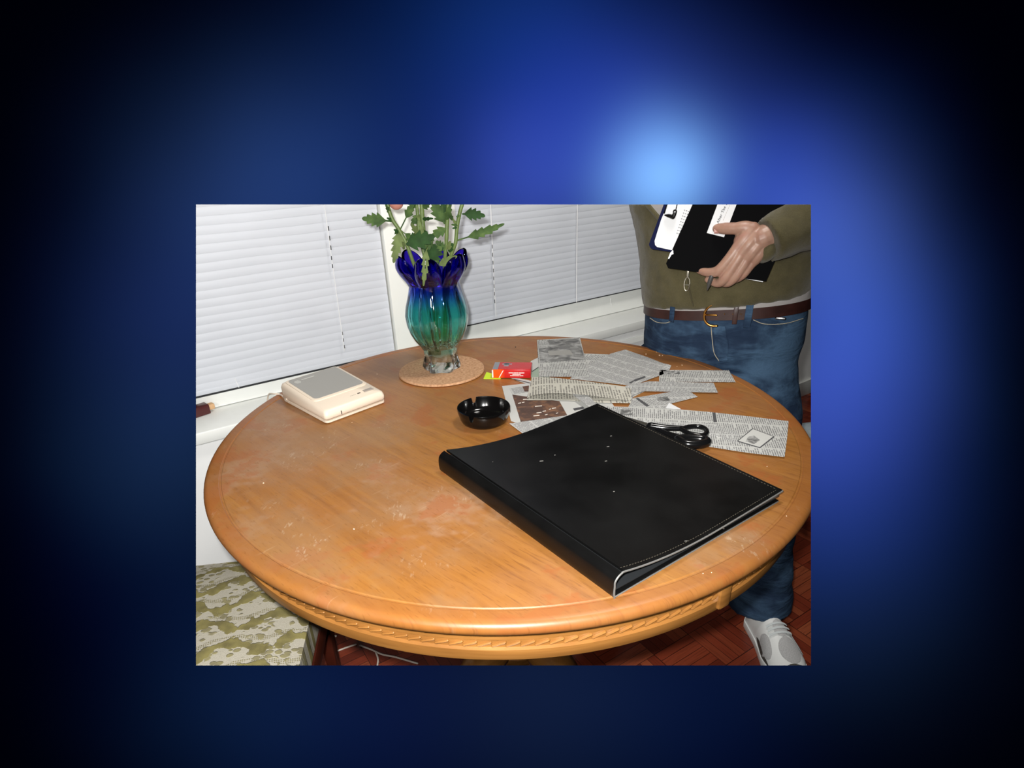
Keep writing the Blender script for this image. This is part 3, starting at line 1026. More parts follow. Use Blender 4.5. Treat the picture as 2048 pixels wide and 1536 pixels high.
obj('power_cord', tube(spl([c0, c0.lerp(c1, 0.5), c1, c2, c3, c4], 6), 0.0019, 8), M['cream'], an)

# ------------------------------------------------------------------ coaster, vase
VC = Vector((-0.1492, 1.418, 0))
cc = at(884, 743, TZ)
tag(obj('coaster', lathe([(0.0001, TZ + 0.0002), (0.106, TZ + 0.0002), (0.1085, TZ + 0.002), (0.1085, TZ + 0.005), (0.107, TZ + 0.0068), (0.0001, TZ + 0.0068)], (cc.x, cc.y, 0), 72), M['cork']),
    'round cork mat under the blue glass vase', 'mat')
VZ = TZ + 0.0072
vprof = [(0.757, 0.042, 0.10), (0.766, 0.043, 0.12), (0.780, 0.0405, 0.10), (0.795, 0.039, 0.06), (0.808, 0.041, 0.03), (0.820, 0.0485, 0.02), (0.836, 0.060, 0.02), (0.855, 0.0695, 0.02),
         (0.876, 0.0755, 0.02), (0.899, 0.0775, 0.02), (0.920, 0.0735, 0.025), (0.940, 0.067, 0.03), (0.955, 0.0625, 0.04), (0.968, 0.0595, 0.05)]
NS = 120
LOBE0 = math.radians(-96)


def vring(z, r, amp, tw):
    out = []
    for k in range(NS):
        a = 2 * PI * k / NS
        rr = r * (1 + amp * math.cos(6 * (a - LOBE0) + tw))
        out.append(Vector((VC.x + rr * math.cos(a), VC.y + rr * math.sin(a), z)))
    return out


def rim_ring(q, off):
    """ring of the flaring six petalled mouth, q from 0 at the neck to 1 at the lip"""
    out = []
    for k in range(NS):
        a = 2 * PI * k / NS
        p_ = abs(math.cos(3 * (a - LOBE0))) ** 0.42          # 1 on a petal, 0 in the cleft
        h = 0.968 + q * (0.022 + 0.052 * p_)
        r = 0.0595 * (1 + 0.05 * math.cos(6 * (a - LOBE0)) * (1 - q)) + q * (-0.006 + 0.004 * p_) + p_ * (0.031 * math.sin(min(1, q * 1.35) * PI / 2) ** 1.3 - 0.004 * max(0, (q - 0.7) / 0.3)) - off
        out.append(Vector((VC.x + r * math.cos(a), VC.y + r * math.sin(a), h)))
    return out


rings = []
for i, (z, r, amp) in enumerate(vprof):
    rings.append(vring(z + 0.0003, r, amp, max(0, (0.85 - z)) * 26.0))
QS = (0.12, 0.25, 0.38, 0.5, 0.62, 0.74, 0.86, 0.95, 1.0)
rings += [rim_ring(q_, 0.0) for q_ in QS]
inner = [rim_ring(1.02, 0.003)] + [rim_ring(q_, 0.0065) for q_ in reversed(QS)]
for (z, r, amp) in reversed(vprof):
    if z < 0.815:
        continue
    inner.append([p_ + (VC + UP * p_.z - p_) * (0.05 * (1 + math.cos(14 * (2 * PI * k_ / NS))) * min(1, max(0, (0.97 - z) / 0.05))) for k_, p_ in enumerate(vring(z + 0.0003, r - 0.0065, amp, 0.0))])
inner.append(vring(0.817, 0.020, 0.0, 0.0))
vase = empty('glass_vase', (VC.x, VC.y, VZ), 'lobed glass vase shading from cobalt to teal with a clear twisted foot', 'vase')
vb = loft(rings + inner)
obj('vase_body', vb, M['vase'], vase, sharp=80)

# ------------------------------------------------------------------ flower stems in the vase
def leaf_bm(base, tip, width, droop=0.0, lobes=4, petiole=0.25, side=None, curl=0.25):
    """lobed leaf as a thin solid sheet between two points"""
    base, tip = Vector(base), Vector(tip)
    ax = tip - base
    L_ = ax.length
    ax.normalize()
    toward = (EYE - base).normalized()
    s_ = ax.cross(toward).normalized() if side is None else side
    nrm = s_.cross(ax).normalized()
    n = 6 * lobes
    rows = []
    for i in range(n + 1):
        t = i / n
        if t < petiole:
            wd = 0.06 * width
        else:
            q = (t - petiole) / (1 - petiole)
            env = math.sin(PI * min(1, q ** 0.62 * 0.97 + 0.03)) ** 0.75
            saw = (q * lobes) % 1.0
            wd = width * 0.5 * env * (0.46 + 0.54 * (saw if q < 0.97 else 0.4)) + 0.0006
        c = base + ax * (L_ * t) + nrm * (0.12 * L_ * math.sin(PI * t)) * curl + Vector((0, 0, -droop * t * t * L_))
        row = []
        for k in (-1, -0.5, 0, 0.5, 1):
            fold = abs(k) * wd * curl
            adv = ax * (wd * 0.35 * abs(k))
            row.append(c + s_ * (wd * k) + nrm * fold + adv)
        rows.append(row)
    b_ = loft(rows, closed=False)
    thicken(b_, 0.0007)
    return b_


def stem_thing(pix, rad, label, leaves):
    """pix: (px, py, y) points from the vase upward"""
    pts = [aty(x, y, yy) for x, y, yy in pix]
    root = empty('flower_stem', pts[0], label, 'flower stem')
    obj('stalk', trimmed(tube(spl(pts, 6), rad, 10)), M['stem'], root)
    for lf in leaves:
        (bx_, by_, y0), (tx, ty, y1), wpx, mt = lf[:4]
        kw = lf[4] if len(lf) > 4 else {}
        bb_ = leaf_bm(aty(bx_, by_, y0), aty(tx, ty, y1), wpx * 0.00104, **kw)
        trimmed(bb_)
        if len(bb_.verts):
            obj('leaf', bb_, M[mt], root, sharp=60)
        else:
            bb_.free()
    return root


YV = 1.405
s1 = stem_thing([(868, 690, 1.42), (848, 580, 1.40), (826, 524, 1.375), (813, 488, 1.37), (799, 461, 1.37), (786, 441, 1.37), (779, 424, 1.37), (774, 404, 1.37)], 0.0042,
           'leftmost leafy green stem leaning left out of the vase',
           [((788, 443, 1.37), (724, 437, 1.36), 30, 'leaf', dict(petiole=0.28, lobes=4, curl=0.15)),
            ((800, 462, 1.37), (787, 526, 1.35), 27, 'leaf_pale', dict(petiole=0.05, lobes=5, curl=0.2)),
            ((801, 458, 1.37), (827, 406, 1.36), 20, 'leaf', dict(petiole=0.45, lobes=3, curl=0.2)),
            ((803, 462, 1.37), (831, 482, 1.35), 14, 'leaf', dict(petiole=0.3, lobes=3)),
            ((780, 428, 1.37), (771, 408, 1.36), 9, 'leaf', dict(petiole=0.0, lobes=3)),
            ((786, 441, 1.37), (774, 436, 1.36), 8, 'leaf_dark', dict(petiole=0.0, lobes=3)),
            ((793, 452, 1.37), (800, 480, 1.39), 16, 'leaf', dict(petiole=0.1, lobes=3)),
            ((799, 466, 1.37), (788, 459, 1.36), 8, 'leaf_dark', dict(petiole=0.0, lobes=3)),
            ((803, 472, 1.375), (808, 499, 1.39), 14, 'leaf_pale', dict(petiole=0.1, lobes=3))])
pb = new()
bmesh.ops.create_uvsphere(pb, u_segments=20, v_segments=12, radius=1.0)
pc = aty(792, 405, 1.40)
for v in pb.verts:
    v.co = Vector((v.co.x * 0.0165, v.co.y * 0.010, v.co.z * 0.0155)) + pc
obj('petal', trimmed(pb), M['petal'], s1, label='pink petal peeping in at the top')
stem_thing([(872, 700, 1.43), (862, 580, 1.42), (847, 505, 1.42), (838, 470, 1.42), (836, 440, 1.42), (833, 404, 1.42)], 0.0040,
           'second green stem from the left, nearly upright behind the broad dark leaf',
           [((812, 489, 1.34), (869, 472, 1.34), 44, 'leaf_dark', dict(petiole=0.05, lobes=4, curl=0.2)),
            ((838, 470, 1.40), (822, 447, 1.38), 17, 'leaf_pale', dict(petiole=0.0, lobes=3)),
            ((836, 430, 1.42), (822, 452, 1.40), 18, 'leaf', dict(petiole=0.0, lobes=3)),
            ((834, 470, 1.38), (812, 480, 1.36), 16, 'leaf', dict(petiole=0.0, lobes=3)),
            ((834, 428, 1.42), (843, 446, 1.40), 12, 'leaf_pale', dict(petiole=0.0, lobes=3)),
            ((836, 412, 1.42), (812, 404, 1.40), 18, 'leaf', dict(petiole=0.0, lobes=3)),
            ((840, 478, 1.36), (870, 494, 1.36), 26, 'leaf', dict(petiole=0.0, lobes=4))])
stem_thing([(876, 700, 1.42), (868, 600, 1.41), (855, 520, 1.40), (848, 470, 1.395), (845, 440, 1.395), (843, 404, 1.395)], 0.0052,
           'thick upright green stem in the middle left of the bunch',
           [((849, 480, 1.37), (838, 440, 1.37), 12, 'leaf_pale', dict(petiole=0.0, lobes=3)),
            ((845, 438, 1.39), (866, 437, 1.37), 9, 'leaf_dark', dict(petiole=0.0, lobes=3)),
            ((853, 498, 1.34), (847, 572, 1.325), 17, 'leaf_pale', dict(petiole=0.05, lobes=5, curl=0.3)),
            ((850, 520, 1.36), (886, 492, 1.36), 46, 'leaf_dark', dict(petiole=0.0, lobes=4)),
            ((846, 508, 1.36), (878, 526, 1.37), 36, 'leaf', dict(petiole=0.0, lobes=4)),
            ((846, 416, 1.39), (860, 405, 1.38), 18, 'leaf', dict(petiole=0.0, lobes=3)),
            ((843, 460, 1.39), (853, 464, 1.38), 6, 'leaf_dark', dict(petiole=0.0, lobes=2))])
stem_thing([(884, 690, 1.40), (888, 590, 1.385), (890, 517, 1.37), (893, 478, 1.365), (894, 450, 1.365), (897, 404, 1.365)], 0.0045,
           'upright green stem in the middle right of the bunch, rising behind a small bud',
           [((892, 456, 1.36), (862, 474, 1.35), 24, 'leaf', dict(petiole=0.05, lobes=3, curl=0.3)),
            ((890, 448, 1.37), (864, 402, 1.37), 34, 'leaf', dict(petiole=0.1, lobes=4)),
            ((892, 446, 1.375), (884, 402, 1.375), 28, 'leaf_dark', dict(petiole=0.05, lobes=4)),
            ((864, 470, 1.36), (858, 500, 1.35), 14, 'leaf', dict(petiole=0.0, lobes=3)),
            ((893, 440, 1.36), (902, 404, 1.35), 15, 'leaf', dict(petiole=0.0, lobes=3)),
            ((890, 500, 1.36), (872, 482, 1.36), 24, 'leaf', dict(petiole=0.0, lobes=4)),
            ((897, 500, 1.355), (900, 482, 1.35), 12, 'leaf_pale', dict(petiole=0.0, lobes=2)),
            ((898, 505, 1.36), (905, 486, 1.355), 13, 'leaf_dark', dict(petiole=0.0, lobes=2)),
            ((878, 530, 1.36), (914, 512, 1.36), 20, 'leaf_pale', dict(petiole=0.0, lobes=3))])
stem_thing([(890, 680, 1.40), (895, 580, 1.385), (902, 514, 1.37), (911, 486, 1.365), (914, 455, 1.365), (920, 424, 1.365), (926, 404, 1.365)], 0.0043,
           'rightmost pale green stem with the long leaf reaching right',
           [((913, 481, 1.365), (1009, 454, 1.36), 22, 'leaf', dict(petiole=0.26, lobes=5, curl=0.25, droop=-0.06)),
            ((924, 428, 1.365), (970, 427, 1.36), 27, 'leaf_dark', dict(petiole=0.12, lobes=4, curl=0.2, droop=0.1)),
            ((915, 452, 1.365), (901, 432, 1.36), 6, 'leaf_pale', dict(petiole=0.0, lobes=2)),
            ((904, 441, 1.36), (900, 424, 1.355), 9, 'leaf', dict(petiole=0.0, lobes=2)),
            ((915, 451, 1.36), (903, 449, 1.355), 6, 'leaf', dict(petiole=0.0, lobes=2)),
            ((914, 455, 1.36), (905, 457, 1.355), 5, 'leaf_dark', dict(petiole=0.0, lobes=2)),
            ((919, 430, 1.36), (913, 434, 1.355), 5, 'leaf', dict(petiole=0.0, lobes=2))])

# ------------------------------------------------------------------ ashtray
ac = Vector((-0.0385, 1.103, 0))
aprof_out = [(0.030, 0.0004), (0.042, 0.0006), (0.0465, 0.004), (0.0495, 0.010), (0.0535, 0.024), (0.0545, 0.032), (0.0540, 0.0338)]
aprof_in = [(0.0515, 0.0338), (0.0505, 0.031), (0.048, 0.014), (0.043, 0.008), (0.030, 0.006), (0.0002, 0.006)]
seg = 180
notch = [math.atan2(at(951, 800, 0.782).y - ac.y, at(951, 800, 0.782).x - ac.x), math.atan2(at(934, 842, 0.782).y - ac.y, at(934, 842, 0.782).x - ac.x)]
notch.append(notch[0] - math.radians(118))


def ash_ring(r, z):
    out = []
    for k in range(seg):
        a = 2 * PI * k / seg
        zz = z
        for n_ in notch:
            da = abs((a - n_ + PI) % (2 * PI) - PI)
            lim = 0.0345 - 0.0135 * max(0, 1 - (da / 0.10) ** 4) if da < 0.10 else 0.0345
            zz = min(zz, lim)
        out.append(Vector((ac.x + r * math.cos(a), ac.y + r * math.sin(a), TZ + zz)))
    return out


ash = tag(obj('ashtray', loft([ash_ring(0.0002, 0.0004)] + [ash_ring(r, z) for r, z in aprof_out + aprof_in]), M['ashtray'], sharp=50),
          'round black plastic ashtray with notched rim, empty', 'ashtray')

# ------------------------------------------------------------------ newspaper cuttings and other papers
LAYER = {}


def sheet(pix, z, m, d0, d1, name, parent=None, thick=0.0004, curl=0.0, label=None, lift=None):
    """cut paper lying at height z with its print running from pixel d0 to d1"""
    pts = [at(x, y, TZ + z) for x, y in pix]
    dv = (at(*d1, TZ) - at(*d0, TZ)); dv.z = 0; dv.normalize()
    dw = Vector((-dv.y, dv.x, 0))
    b_ = new()
    vs = [b_.verts.new(p) for p in pts]
    b_.faces.new(vs)
    bmesh.ops.triangulate(b_, faces=b_.faces[:])
    if curl or lift:
        bmesh.ops.subdivide_edges(b_, edges=b_.edges[:], cuts=5, use_grid_fill=True)
        for v in b_.verts:
            v.co.z += abs(noise.noise(v.co * 14.0)) * curl
            if lift:
                for (lx, ly, rad, h) in lift:
                    c_ = at(lx, ly, TZ)
                    dd = math.hypot(v.co.x - c_.x, v.co.y - c_.y)
                    if dd < rad:
                        v.co.z += h * (1 - dd / rad) ** 2
    r_ = bmesh.ops.extrude_face_region(b_, geom=b_.faces[:])
    for g in r_['geom']:
        if isinstance(g, bmesh.types.BMVert):
            g.co.z -= thick
    uvl = b_.loops.layers.uv.new('UVMap')
    o0_ = pts[0]
    for f in b_.faces:
        for l in f.loops:
            q_ = l.vert.co - o0_
            l[uvl].uv = (q_.dot(dv) + 3.0, q_.dot(dw) + 3.0)
    return obj(name, b_, m, parent, smooth=False, label=label)


def cutting(pix, z, m, d0, d1, label, extras=(), name='newspaper_cutting', cat='newspaper cutting', **kw):
    o = sheet(pix, z, m, d0, d1, name, **kw)
    tag(o, label, cat, 'newspaper cuttings spread over the right half of the table' if cat == 'newspaper cutting' else None)
    for k_, (nm, ep, em) in enumerate(extras):
        sheet(ep, z + 0.00035 + 0.00012 * k_ + (kw.get('curl', 0)), em, d0, d1, nm, parent=o, thick=0.00025 + kw.get('curl', 0))
    return o


cutting([(1061, 736), (1084, 724), (1100, 756), (1063, 758)], 0.0006, M['green_card'], (1061, 740), (1090, 740), 'dull green card showing between the red packet and the grey picture cutting', name='green_card', cat='card')
cutting([(1056, 735), (1062, 722), (1080, 713), (1082, 730), (1064, 742)], 0.0012, M['news_plain'], (1060, 740), (1080, 715), 'narrow blank strip of newsprint behind the red packet',
        [('ink_rule', [(1064, 742), (1082, 730), (1082, 731.5), (1064, 743.5)], M['ink'])])
cutting([(1022, 756), (1040, 757), (1070, 763), (1064, 770), (1040, 763)], 0.0012, M['news_plain'], (1022, 757), (1064, 768), 'thin sliver of newsprint in front of the red packet',
        [('ink_rule', [(1026, 757), (1060, 765), (1060, 766.5), (1030, 759.5)], M['ink'])])
# sheet with the brown picture
cutting([(1004, 772), (1060, 766), (1205, 778), (1230, 815), (1180, 850), (1036, 846), (1022, 842)], 0.0012, M['news_plain'], (1015, 812), (1180, 790),
        'newspaper page with a large brown picture beside the ashtray',
        [('printed_picture', [(1024.5, 789), (1119, 802.5), (1137, 835), (1041.5, 844)], M['brown_photo']),
         ('printed_picture', [(1018, 777), (1056, 771), (1056, 785), (1025, 788)], M['news_small']),
         ('printed_picture', [(1045, 773), (1058, 771), (1057, 783), (1049, 783)], M['brown_photo']),
         ('headline', [(1146, 817), (1166, 813), (1169, 817), (1149, 821)], M['ink']),
         ('headline', [(1153, 824.5), (1174, 822), (1175, 824.5), (1155, 827)], M['ink']),
         *[('lettering', [(x, y), (x + w_, y - 1.2), (x + w_, y + 0.2), (x, y + 1.4)], M['white_ink']) for x, y, w_ in
           ((1073, 825, 10), (1085, 822, 7), (1098, 818, 4), (1104, 816, 8), (1067, 831, 12), (1036, 806, 6), (1044, 804.5, 5), (1070, 812, 14), (1090, 829, 5), (1112, 826, 4), (1046, 798, 26))]])
cutting([(1019, 847), (1145, 829), (1210, 812), (1190, 850), (1047, 868)], 0.0022, M['news_small'], (1040, 860), (1130, 838), 'cutting tucked under the left edge of the black binder')
# right hand pile
cutting([(1166, 707), (1217, 708.5), (1205, 730), (1166, 738)], 0.0012, M['news'], (1170, 735), (1190, 708), 'small cutting between the grey picture cutting and the big one')
cutting([(1250.5, 699), (1300, 716), (1342, 733), (1336, 745), (1264, 771), (1140, 757), (1168, 734), (1195, 720), (1222, 707)], 0.0024, M['news_small'], (1170, 735), (1250, 705),
        'largest cutting at the back with a curled right corner',
        [('headline', [(1266, 760), (1289, 752), (1292, 754.5), (1270, 763)], M['ink']), ('headline', [(1258, 765), (1266, 761), (1268, 763), (1261, 767)], M['ink'])], lift=[(1341, 733, 0.03, 0.005)])
cutting([(1074, 680), (1160, 674.5), (1171, 721), (1178, 753), (1078, 753)], 0.0036, M['news'], (1110, 753), (1106, 728),
        'cutting with a grey picture of a room on its upper half',
        [('printed_picture', [(1075.5, 682), (1158, 676.5), (1170, 719), (1080, 725)], M['grey_photo']),
         ('printed_picture', [(1076, 683), (1094, 681), (1099, 688), (1095, 695), (1078, 697)], M['news_small']),
         ('printed_picture', [(1115, 694), (1138, 692), (1141, 697), (1120, 699)], M['grey_ink']),
         ('printed_picture', [(1096, 702), (1140, 700), (1146, 709), (1098, 711)], M['lid'])])
cutting([(1319, 740), (1458, 740.5), (1471, 764), (1318, 763)], 0.0024, M['news'], (1340, 763), (1336, 742), 'upper strip cutting reaching right below the big one',
        [('printed_picture', [(1326, 742), (1358, 742), (1360, 748), (1328, 748)], M['dark_photo'])])
cutting([(1250, 772), (1298, 762.5), (1427, 765.5), (1436, 785), (1286, 782), (1262, 792)], 0.0036, M['news_small'], (1300, 780), (1298, 764), 'lower strip cutting with a slanted right end')
cutting([(1240, 772), (1290, 782), (1266, 794), (1262, 804)], 0.0012, M['news'], (1272, 796), (1266, 780), 'small cutting poking out at the right end of the beige folded one')
cutting([(1256, 815), (1266, 796), (1345.5, 783), (1378, 782), (1395.5, 793.5), (1337, 808), (1331, 818)], 0.0024, M['news_small'], (1330, 815), (1310, 785), 'slanting cutting with a grey picture and a dark tag',
        [('printed_picture', [(1309, 796), (1334, 793), (1340, 801), (1318, 803)], M['dark_photo']),
         ('headline', [(1271.5, 797), (1276, 795.5), (1299.5, 811.5), (1293, 813)], M['ink'])])
cutting([(1331, 817), (1338, 805.5), (1362, 818)], 0.0030, M['white_paper'], (1331, 817), (1362, 818), 'bright white paper corner sticking out above the long cutting', name='paper_slip', cat='paper')
long_c = cutting([(1194, 812), (1258, 814), (1330, 816.5), (1420, 824), (1500, 833), (1577, 842.5), (1574, 877), (1569, 914), (1500, 906), (1415, 893), (1290, 872), (1235, 842)], 0.0036, M['news'], (1400, 850), (1396, 826),
        'long cutting running from the binder to the right edge, under the scissors',
        [('printed_picture', [(1241, 819), (1266, 819), (1260, 824), (1268, 830), (1240, 829)], M['dark_photo']),
         ('headline', [(1425, 825), (1431, 825), (1434, 843), (1427, 843.5)], M['ink']),
         ('text_block', [(1285, 842), (1420, 846), (1480, 866), (1475, 885), (1420, 868)], M['news_small']),
         ('picture_frame', [(1505, 856.5), (1549, 873), (1520, 895.5), (1474, 882)], M['ink']),
         ], curl=0.0008)
sheet([(1506, 858), (1546, 873), (1519.5, 894), (1477, 881.5)], 0.0053, M['news_plain'], (1474, 882), (1520, 895), 'picture_ground', parent=long_c)
sheet([(1496, 874), (1508, 871), (1520, 880), (1508, 888), (1491, 883)], 0.0057, M['dark_photo'], (1474, 882), (1520, 895), 'printed_picture', parent=long_c)

# folded beige cutting, upper leaf arched over the lower one
fb = empty('newspaper_cutting', at(1160, 785, TZ + 0.002), 'beige folded cutting in large print, arched open at its left end', 'newspaper cutting', 'newspaper cuttings spread over the right half of the table')
TLp, TRp, BRp, BLp = (1064, 756), (1262, 774), (1262, 806), (1054, 797)
lowf = sheet([(1070, 762), (1262, 776), (1262, 806), (1195, 805), (1130, 800), (1054, 800)], 0.0042, M['news_big'], (1150, 795), (1146, 765), 'lower_leaf', parent=fb)
ub = new()
NU, NV = 24, 8
rows = []
dv_ = (at(1146, 765) - at(1150, 795)).normalized()
dw_ = Vector((-dv_.y, dv_.x, 0))
TRu, BRu = (1252, 775), (1256, 802)
for j in range(NV + 1):
    row = []
    for i in range(NU + 1):
        s_, t_ = i / NU, j / NV
        x = (TLp[0] * (1 - s_) + TRu[0] * s_) * (1 - t_) + (BLp[0] * (1 - s_) + BRu[0] * s_) * t_
        y = (TLp[1] * (1 - s_) + TRu[1] * s_) * (1 - t_) + (BLp[1] * (1 - s_) + BRu[1] * s_) * t_
        p = at(x, y, TZ + 0.0056)
        arch = math.sin(PI * s_ ** 0.62)
        p.z += 0.013 * arch * (0.35 + 0.65 * t_) + 0.002
        row.append(p)
    rows.append(row)
loft(rows, closed=False, bm=ub)
uvl = ub.loops.layers.uv.new('UVMap')
for f in ub.faces:
    for l in f.loops:
        q_ = l.vert.co - rows[0][0]
        l[uvl].uv = (q_.dot(dv_) + 3.04, q_.dot(dw_) + 3.0)
bmesh.ops.recalc_face_normals(ub, faces=ub.faces[:])
thicken(ub, 0.0006)
obj('upper_leaf', ub, M['news_big'], fb, smooth=True, sharp=60)
cutting([(1155, 775), (1165, 779), (1197, 812), (1180, 815), (1146, 790)], 0.0125, M['news_small'], (1150, 790), (1163, 780), 'narrow slanted flap of newsprint leading to the back corner of the binder', lift=[(1157, 779, 0.03, 0.008)])

# ------------------------------------------------------------------ red cigarette packet on a lime card
tag(sheet([(967, 757), (973, 744), (1003, 752), (1001, 757.5)], 0.0012, M['lime'], (967, 757), (1001, 757), 'lime_card', thick=0.001), 'lime green card corner under the red packet', 'card')
pk0, pk1, pk2 = at(984.5, 756, TZ + 0.0018), at(1061.5, 756.5, TZ + 0.0018), None
pu = (pk1 - pk0); PL = pu.length; pu.normalize()
pv = Vector((-pu.y, pu.x, 0))
PW, PH = 0.054, 0.0215
pk = empty('cigarette_packet', pk0, 'red and orange cigarette packet lying on its side by the cork mat', 'packet')
pb_ = new()
box(pb_, pk0, pu * PL, pv * PW, UP * PH)
bevel(pb_, 0.0012)
uvl = pb_.loops.layers.uv.new('UVMap')
for f in pb_.faces:
    for l in f.loops:
        q_ = l.vert.co - pk0
        l[uvl].uv = (q_.dot(pu) / PL, q_.z / PH)
obj('carton', pb_, M['pack'], pk)
dc = new()
box(dc, pk0 + pu * 0.012 + pv * 0.004 + UP * (PH + 0.0001), pu * (PL - 0.013), pv * (PW - 0.006), UP * 0.0003)
obj('face_panel', dc, M['pack_top'], pk, smooth=False, label='dark red front face')
dc = new()
box(dc, pk0 + pu * 0.001 + pv * 0.002 + UP * (PH + 0.0002), pu * 0.013, pv * (PW - 0.004), UP * 0.0003)
box(dc, pk0 + pu * 0.026 + pv * 0.024 + UP * (PH + 0.0004), pu * 0.012, pv * 0.022, UP * 0.0003)
box(dc, pk0 + pu * 0.021 + pv * 0.036 + UP * (PH + 0.0004), pu * 0.024, pv * 0.006, UP * 0.0003)
obj('silver_band', dc, M['silver'], pk, smooth=False, label='silver band and emblem')
dc = new()
# slanting white stroke and three lines of tiny white print on the long side
p = pk0 - pv * 0.0003
loft([[p + pu * 0.016 + UP * 0.001, p + pu * 0.018 + UP * 0.001, p + pu * 0.0285 + UP * 0.0195, p + pu * 0.0265 + UP * 0.0195],
      [p + pv * 0.0004 + pu * 0.016 + UP * 0.001, p + pv * 0.0004 + pu * 0.018 + UP * 0.001, p + pv * 0.0004 + pu * 0.0285 + UP * 0.0195, p + pv * 0.0004 + pu * 0.0265 + UP * 0.0195]], bm=dc)
for (u0, u1, zz, hh) in ((0.041, 0.079, 0.0125, 0.0022), (0.050, 0.068, 0.0090, 0.0018), (0.044, 0.074, 0.0055, 0.0018)):
    x = u0
    rr = random.Random(int(zz * 1e5))
    while x < u1:
        l_ = rr.uniform(0.0012, 0.0022)
        box(dc, p + pu * x + UP * zz, pu * l_, pv * 0.0004, UP * hh)
        x += l_ + (0.0005 if rr.random() < 0.8 else 0.0014)
box(dc, p + pu * 0.0 + UP * 0.001, pu * 0.003, pv * 0.0004, UP * (PH - 0.002))
obj('white_print', dc, M['white_print'], pk, smooth=False, label='white stroke and lines of print')

# ------------------------------------------------------------------ black ring binder
bA, bB, bC = at(880, 942), at(1226, 1197), at(1556, 1004)
su = (bB - bA); SL = su.length; su.normalize()          # along the spine, toward the viewer
fu_ = (bC - bB); FL = fu_.length; fu_.normalize()   # across, to the fore edge
bd = empty('ring_binder', bA.lerp(bC, 0.5), 'large black leatherette ring binder lying closed at the front', 'binder')


def bp(s, f, z):
    return bA + su * s + fu_ * f * (1 + 0.045 * (1 - s / SL)) + UP * z


def cover_z(f):
    t = f / FL
    e_ = min(1, t / 0.55)
    return 0.0415 - 0.0250 * (1 - (1 - e_) ** 2.2) + 0.0035 * max(0, (t - 0.5) / 0.5) ** 1.5


nf = 28
top_pts = [(f, cover_z(f)) for f in [0.016 + (FL + 0.006 - 0.016) * k / nf for k in range(nf + 1)]]
corner = [(0.016 - 0.0165 * math.sin(a), cover_z(0.016) - 0.014 + 0.014 * math.cos(a)) for a in [math.radians(x) for x in (75, 60, 45, 30, 15)]]


def strip(profile, s0, s1, th, ns=2, extra=None):
    """sheet extruded along the spine from a (f, z) profile, thickened inward"""
    rows = []
    for k in range(ns + 1):
        s = s0 + (s1 - s0) * k / ns
        rows.append([bp(s, f, z + (extra(s, f) if extra else 0)) for f, z in profile])
    b_ = loft(rows, closed=False)
    bmesh.ops.recalc_face_normals(b_, faces=b_.faces[:])
    return b_


def profile_solid(outer, th):
    """closed profile from an open outer line"""
    inn = []
    for i, (f, z) in enumerate(outer):
        a = outer[max(0, i - 1)]
        c = outer[min(len(outer) - 1, i + 1)]
        df_, dz_ = c[0] - a[0], c[1] - a[1]
        l_ = math.hypot(df_, dz_)
        inn.append((f + dz_ / l_ * th, z - df_ / l_ * th))
    return outer + inn[::-1]


def ext(profile, s0, s1, ns=1, warp=None):
    rows = []
    for k in range(ns + 1):
        s = s0 + (s1 - s0) * k / ns
        rows.append([bp(s, f, z + (warp(s, f) if warp else 0)) for f, z in profile])
    return loft(rows)


spine_line = [(0.0015, 0.0005), (-0.0002, 0.004), (-0.001, 0.012), (-0.0008, 0.021)] + corner[::1]
lift_back = lambda s, f: 0.004 * (1 - s / SL) * max(0, (f / FL - 0.35) / 0.65) ** 1.6
obj('spine', ext(profile_solid(spine_line, 0.003), 0, SL), M['leather'], bd, sharp=50)
obj('front_cover', ext(profile_solid(top_pts, 0.003), 0, SL, 6, lift_back), M['leather'], bd, sharp=50)
back_line = [(0.004 + (FL - 0.004) * k / 12, 0.0034 + 0.0006 * math.sin(PI * k / 12)) for k in range(13)]
obj('back_cover', ext(profile_solid(back_line, 0.003), 0, SL), M['leather'], bd, sharp=50)
# grey plastic edging along the near end
e1 = spl([bp(SL, f, z - 0.0022 + lift_back(SL, f)) + su * 0.0006 for f, z in ([(0.0022, 0.001), (0.001, 0.008), (0.0008, 0.014), (0.0012, 0.021)] + [(f + 0.001, z) for f, z in corner] + top_pts)], 2)
obj('edging', tube(e1, 0.0014, 6), M['piping'], bd, label='grey plastic edge of the cover')
e2 = [bp(SL, f, 0.0014) + su * 0.0004 for f, z in back_line]
obj('edging', tube(e2, 0.0010, 6), M['piping'], bd, label='grey plastic edge of the back cover')
e3 = [bp(s, FL + 0.006, cover_z(FL) - 0.0015 + lift_back(s, FL)) for s in (0.002, SL * 0.5, SL)]
obj('edging', tube(e3, 0.0012, 6), M['piping'], bd, label='grey plastic fore edge')
# stitching near the edges
st = new()
f = 0.016
while f < FL:
    z = cover_z(f) + lift_back(SL, f) + 0.0002
    z2 = cover_z(f + 0.0032) + lift_back(SL, f) + 0.0002
    tube([bp(SL - 0.0055, f, z), bp(SL - 0.0055, f + 0.0026, z2)], 0.0003, 5, bm=st, dome=False)
    f += 0.0052
s = 0.01
while s < SL - 0.008:
    z = cover_z(FL) + lift_back(s, FL) + 0.0002
    tube([bp(s, FL, z), bp(s + 0.0028, FL, z)], 0.0003, 5, bm=st, dome=False)
    s += 0.0055
obj('stitching', st, M['stitch'], bd, label='dotted tan stitching along the cover edge')
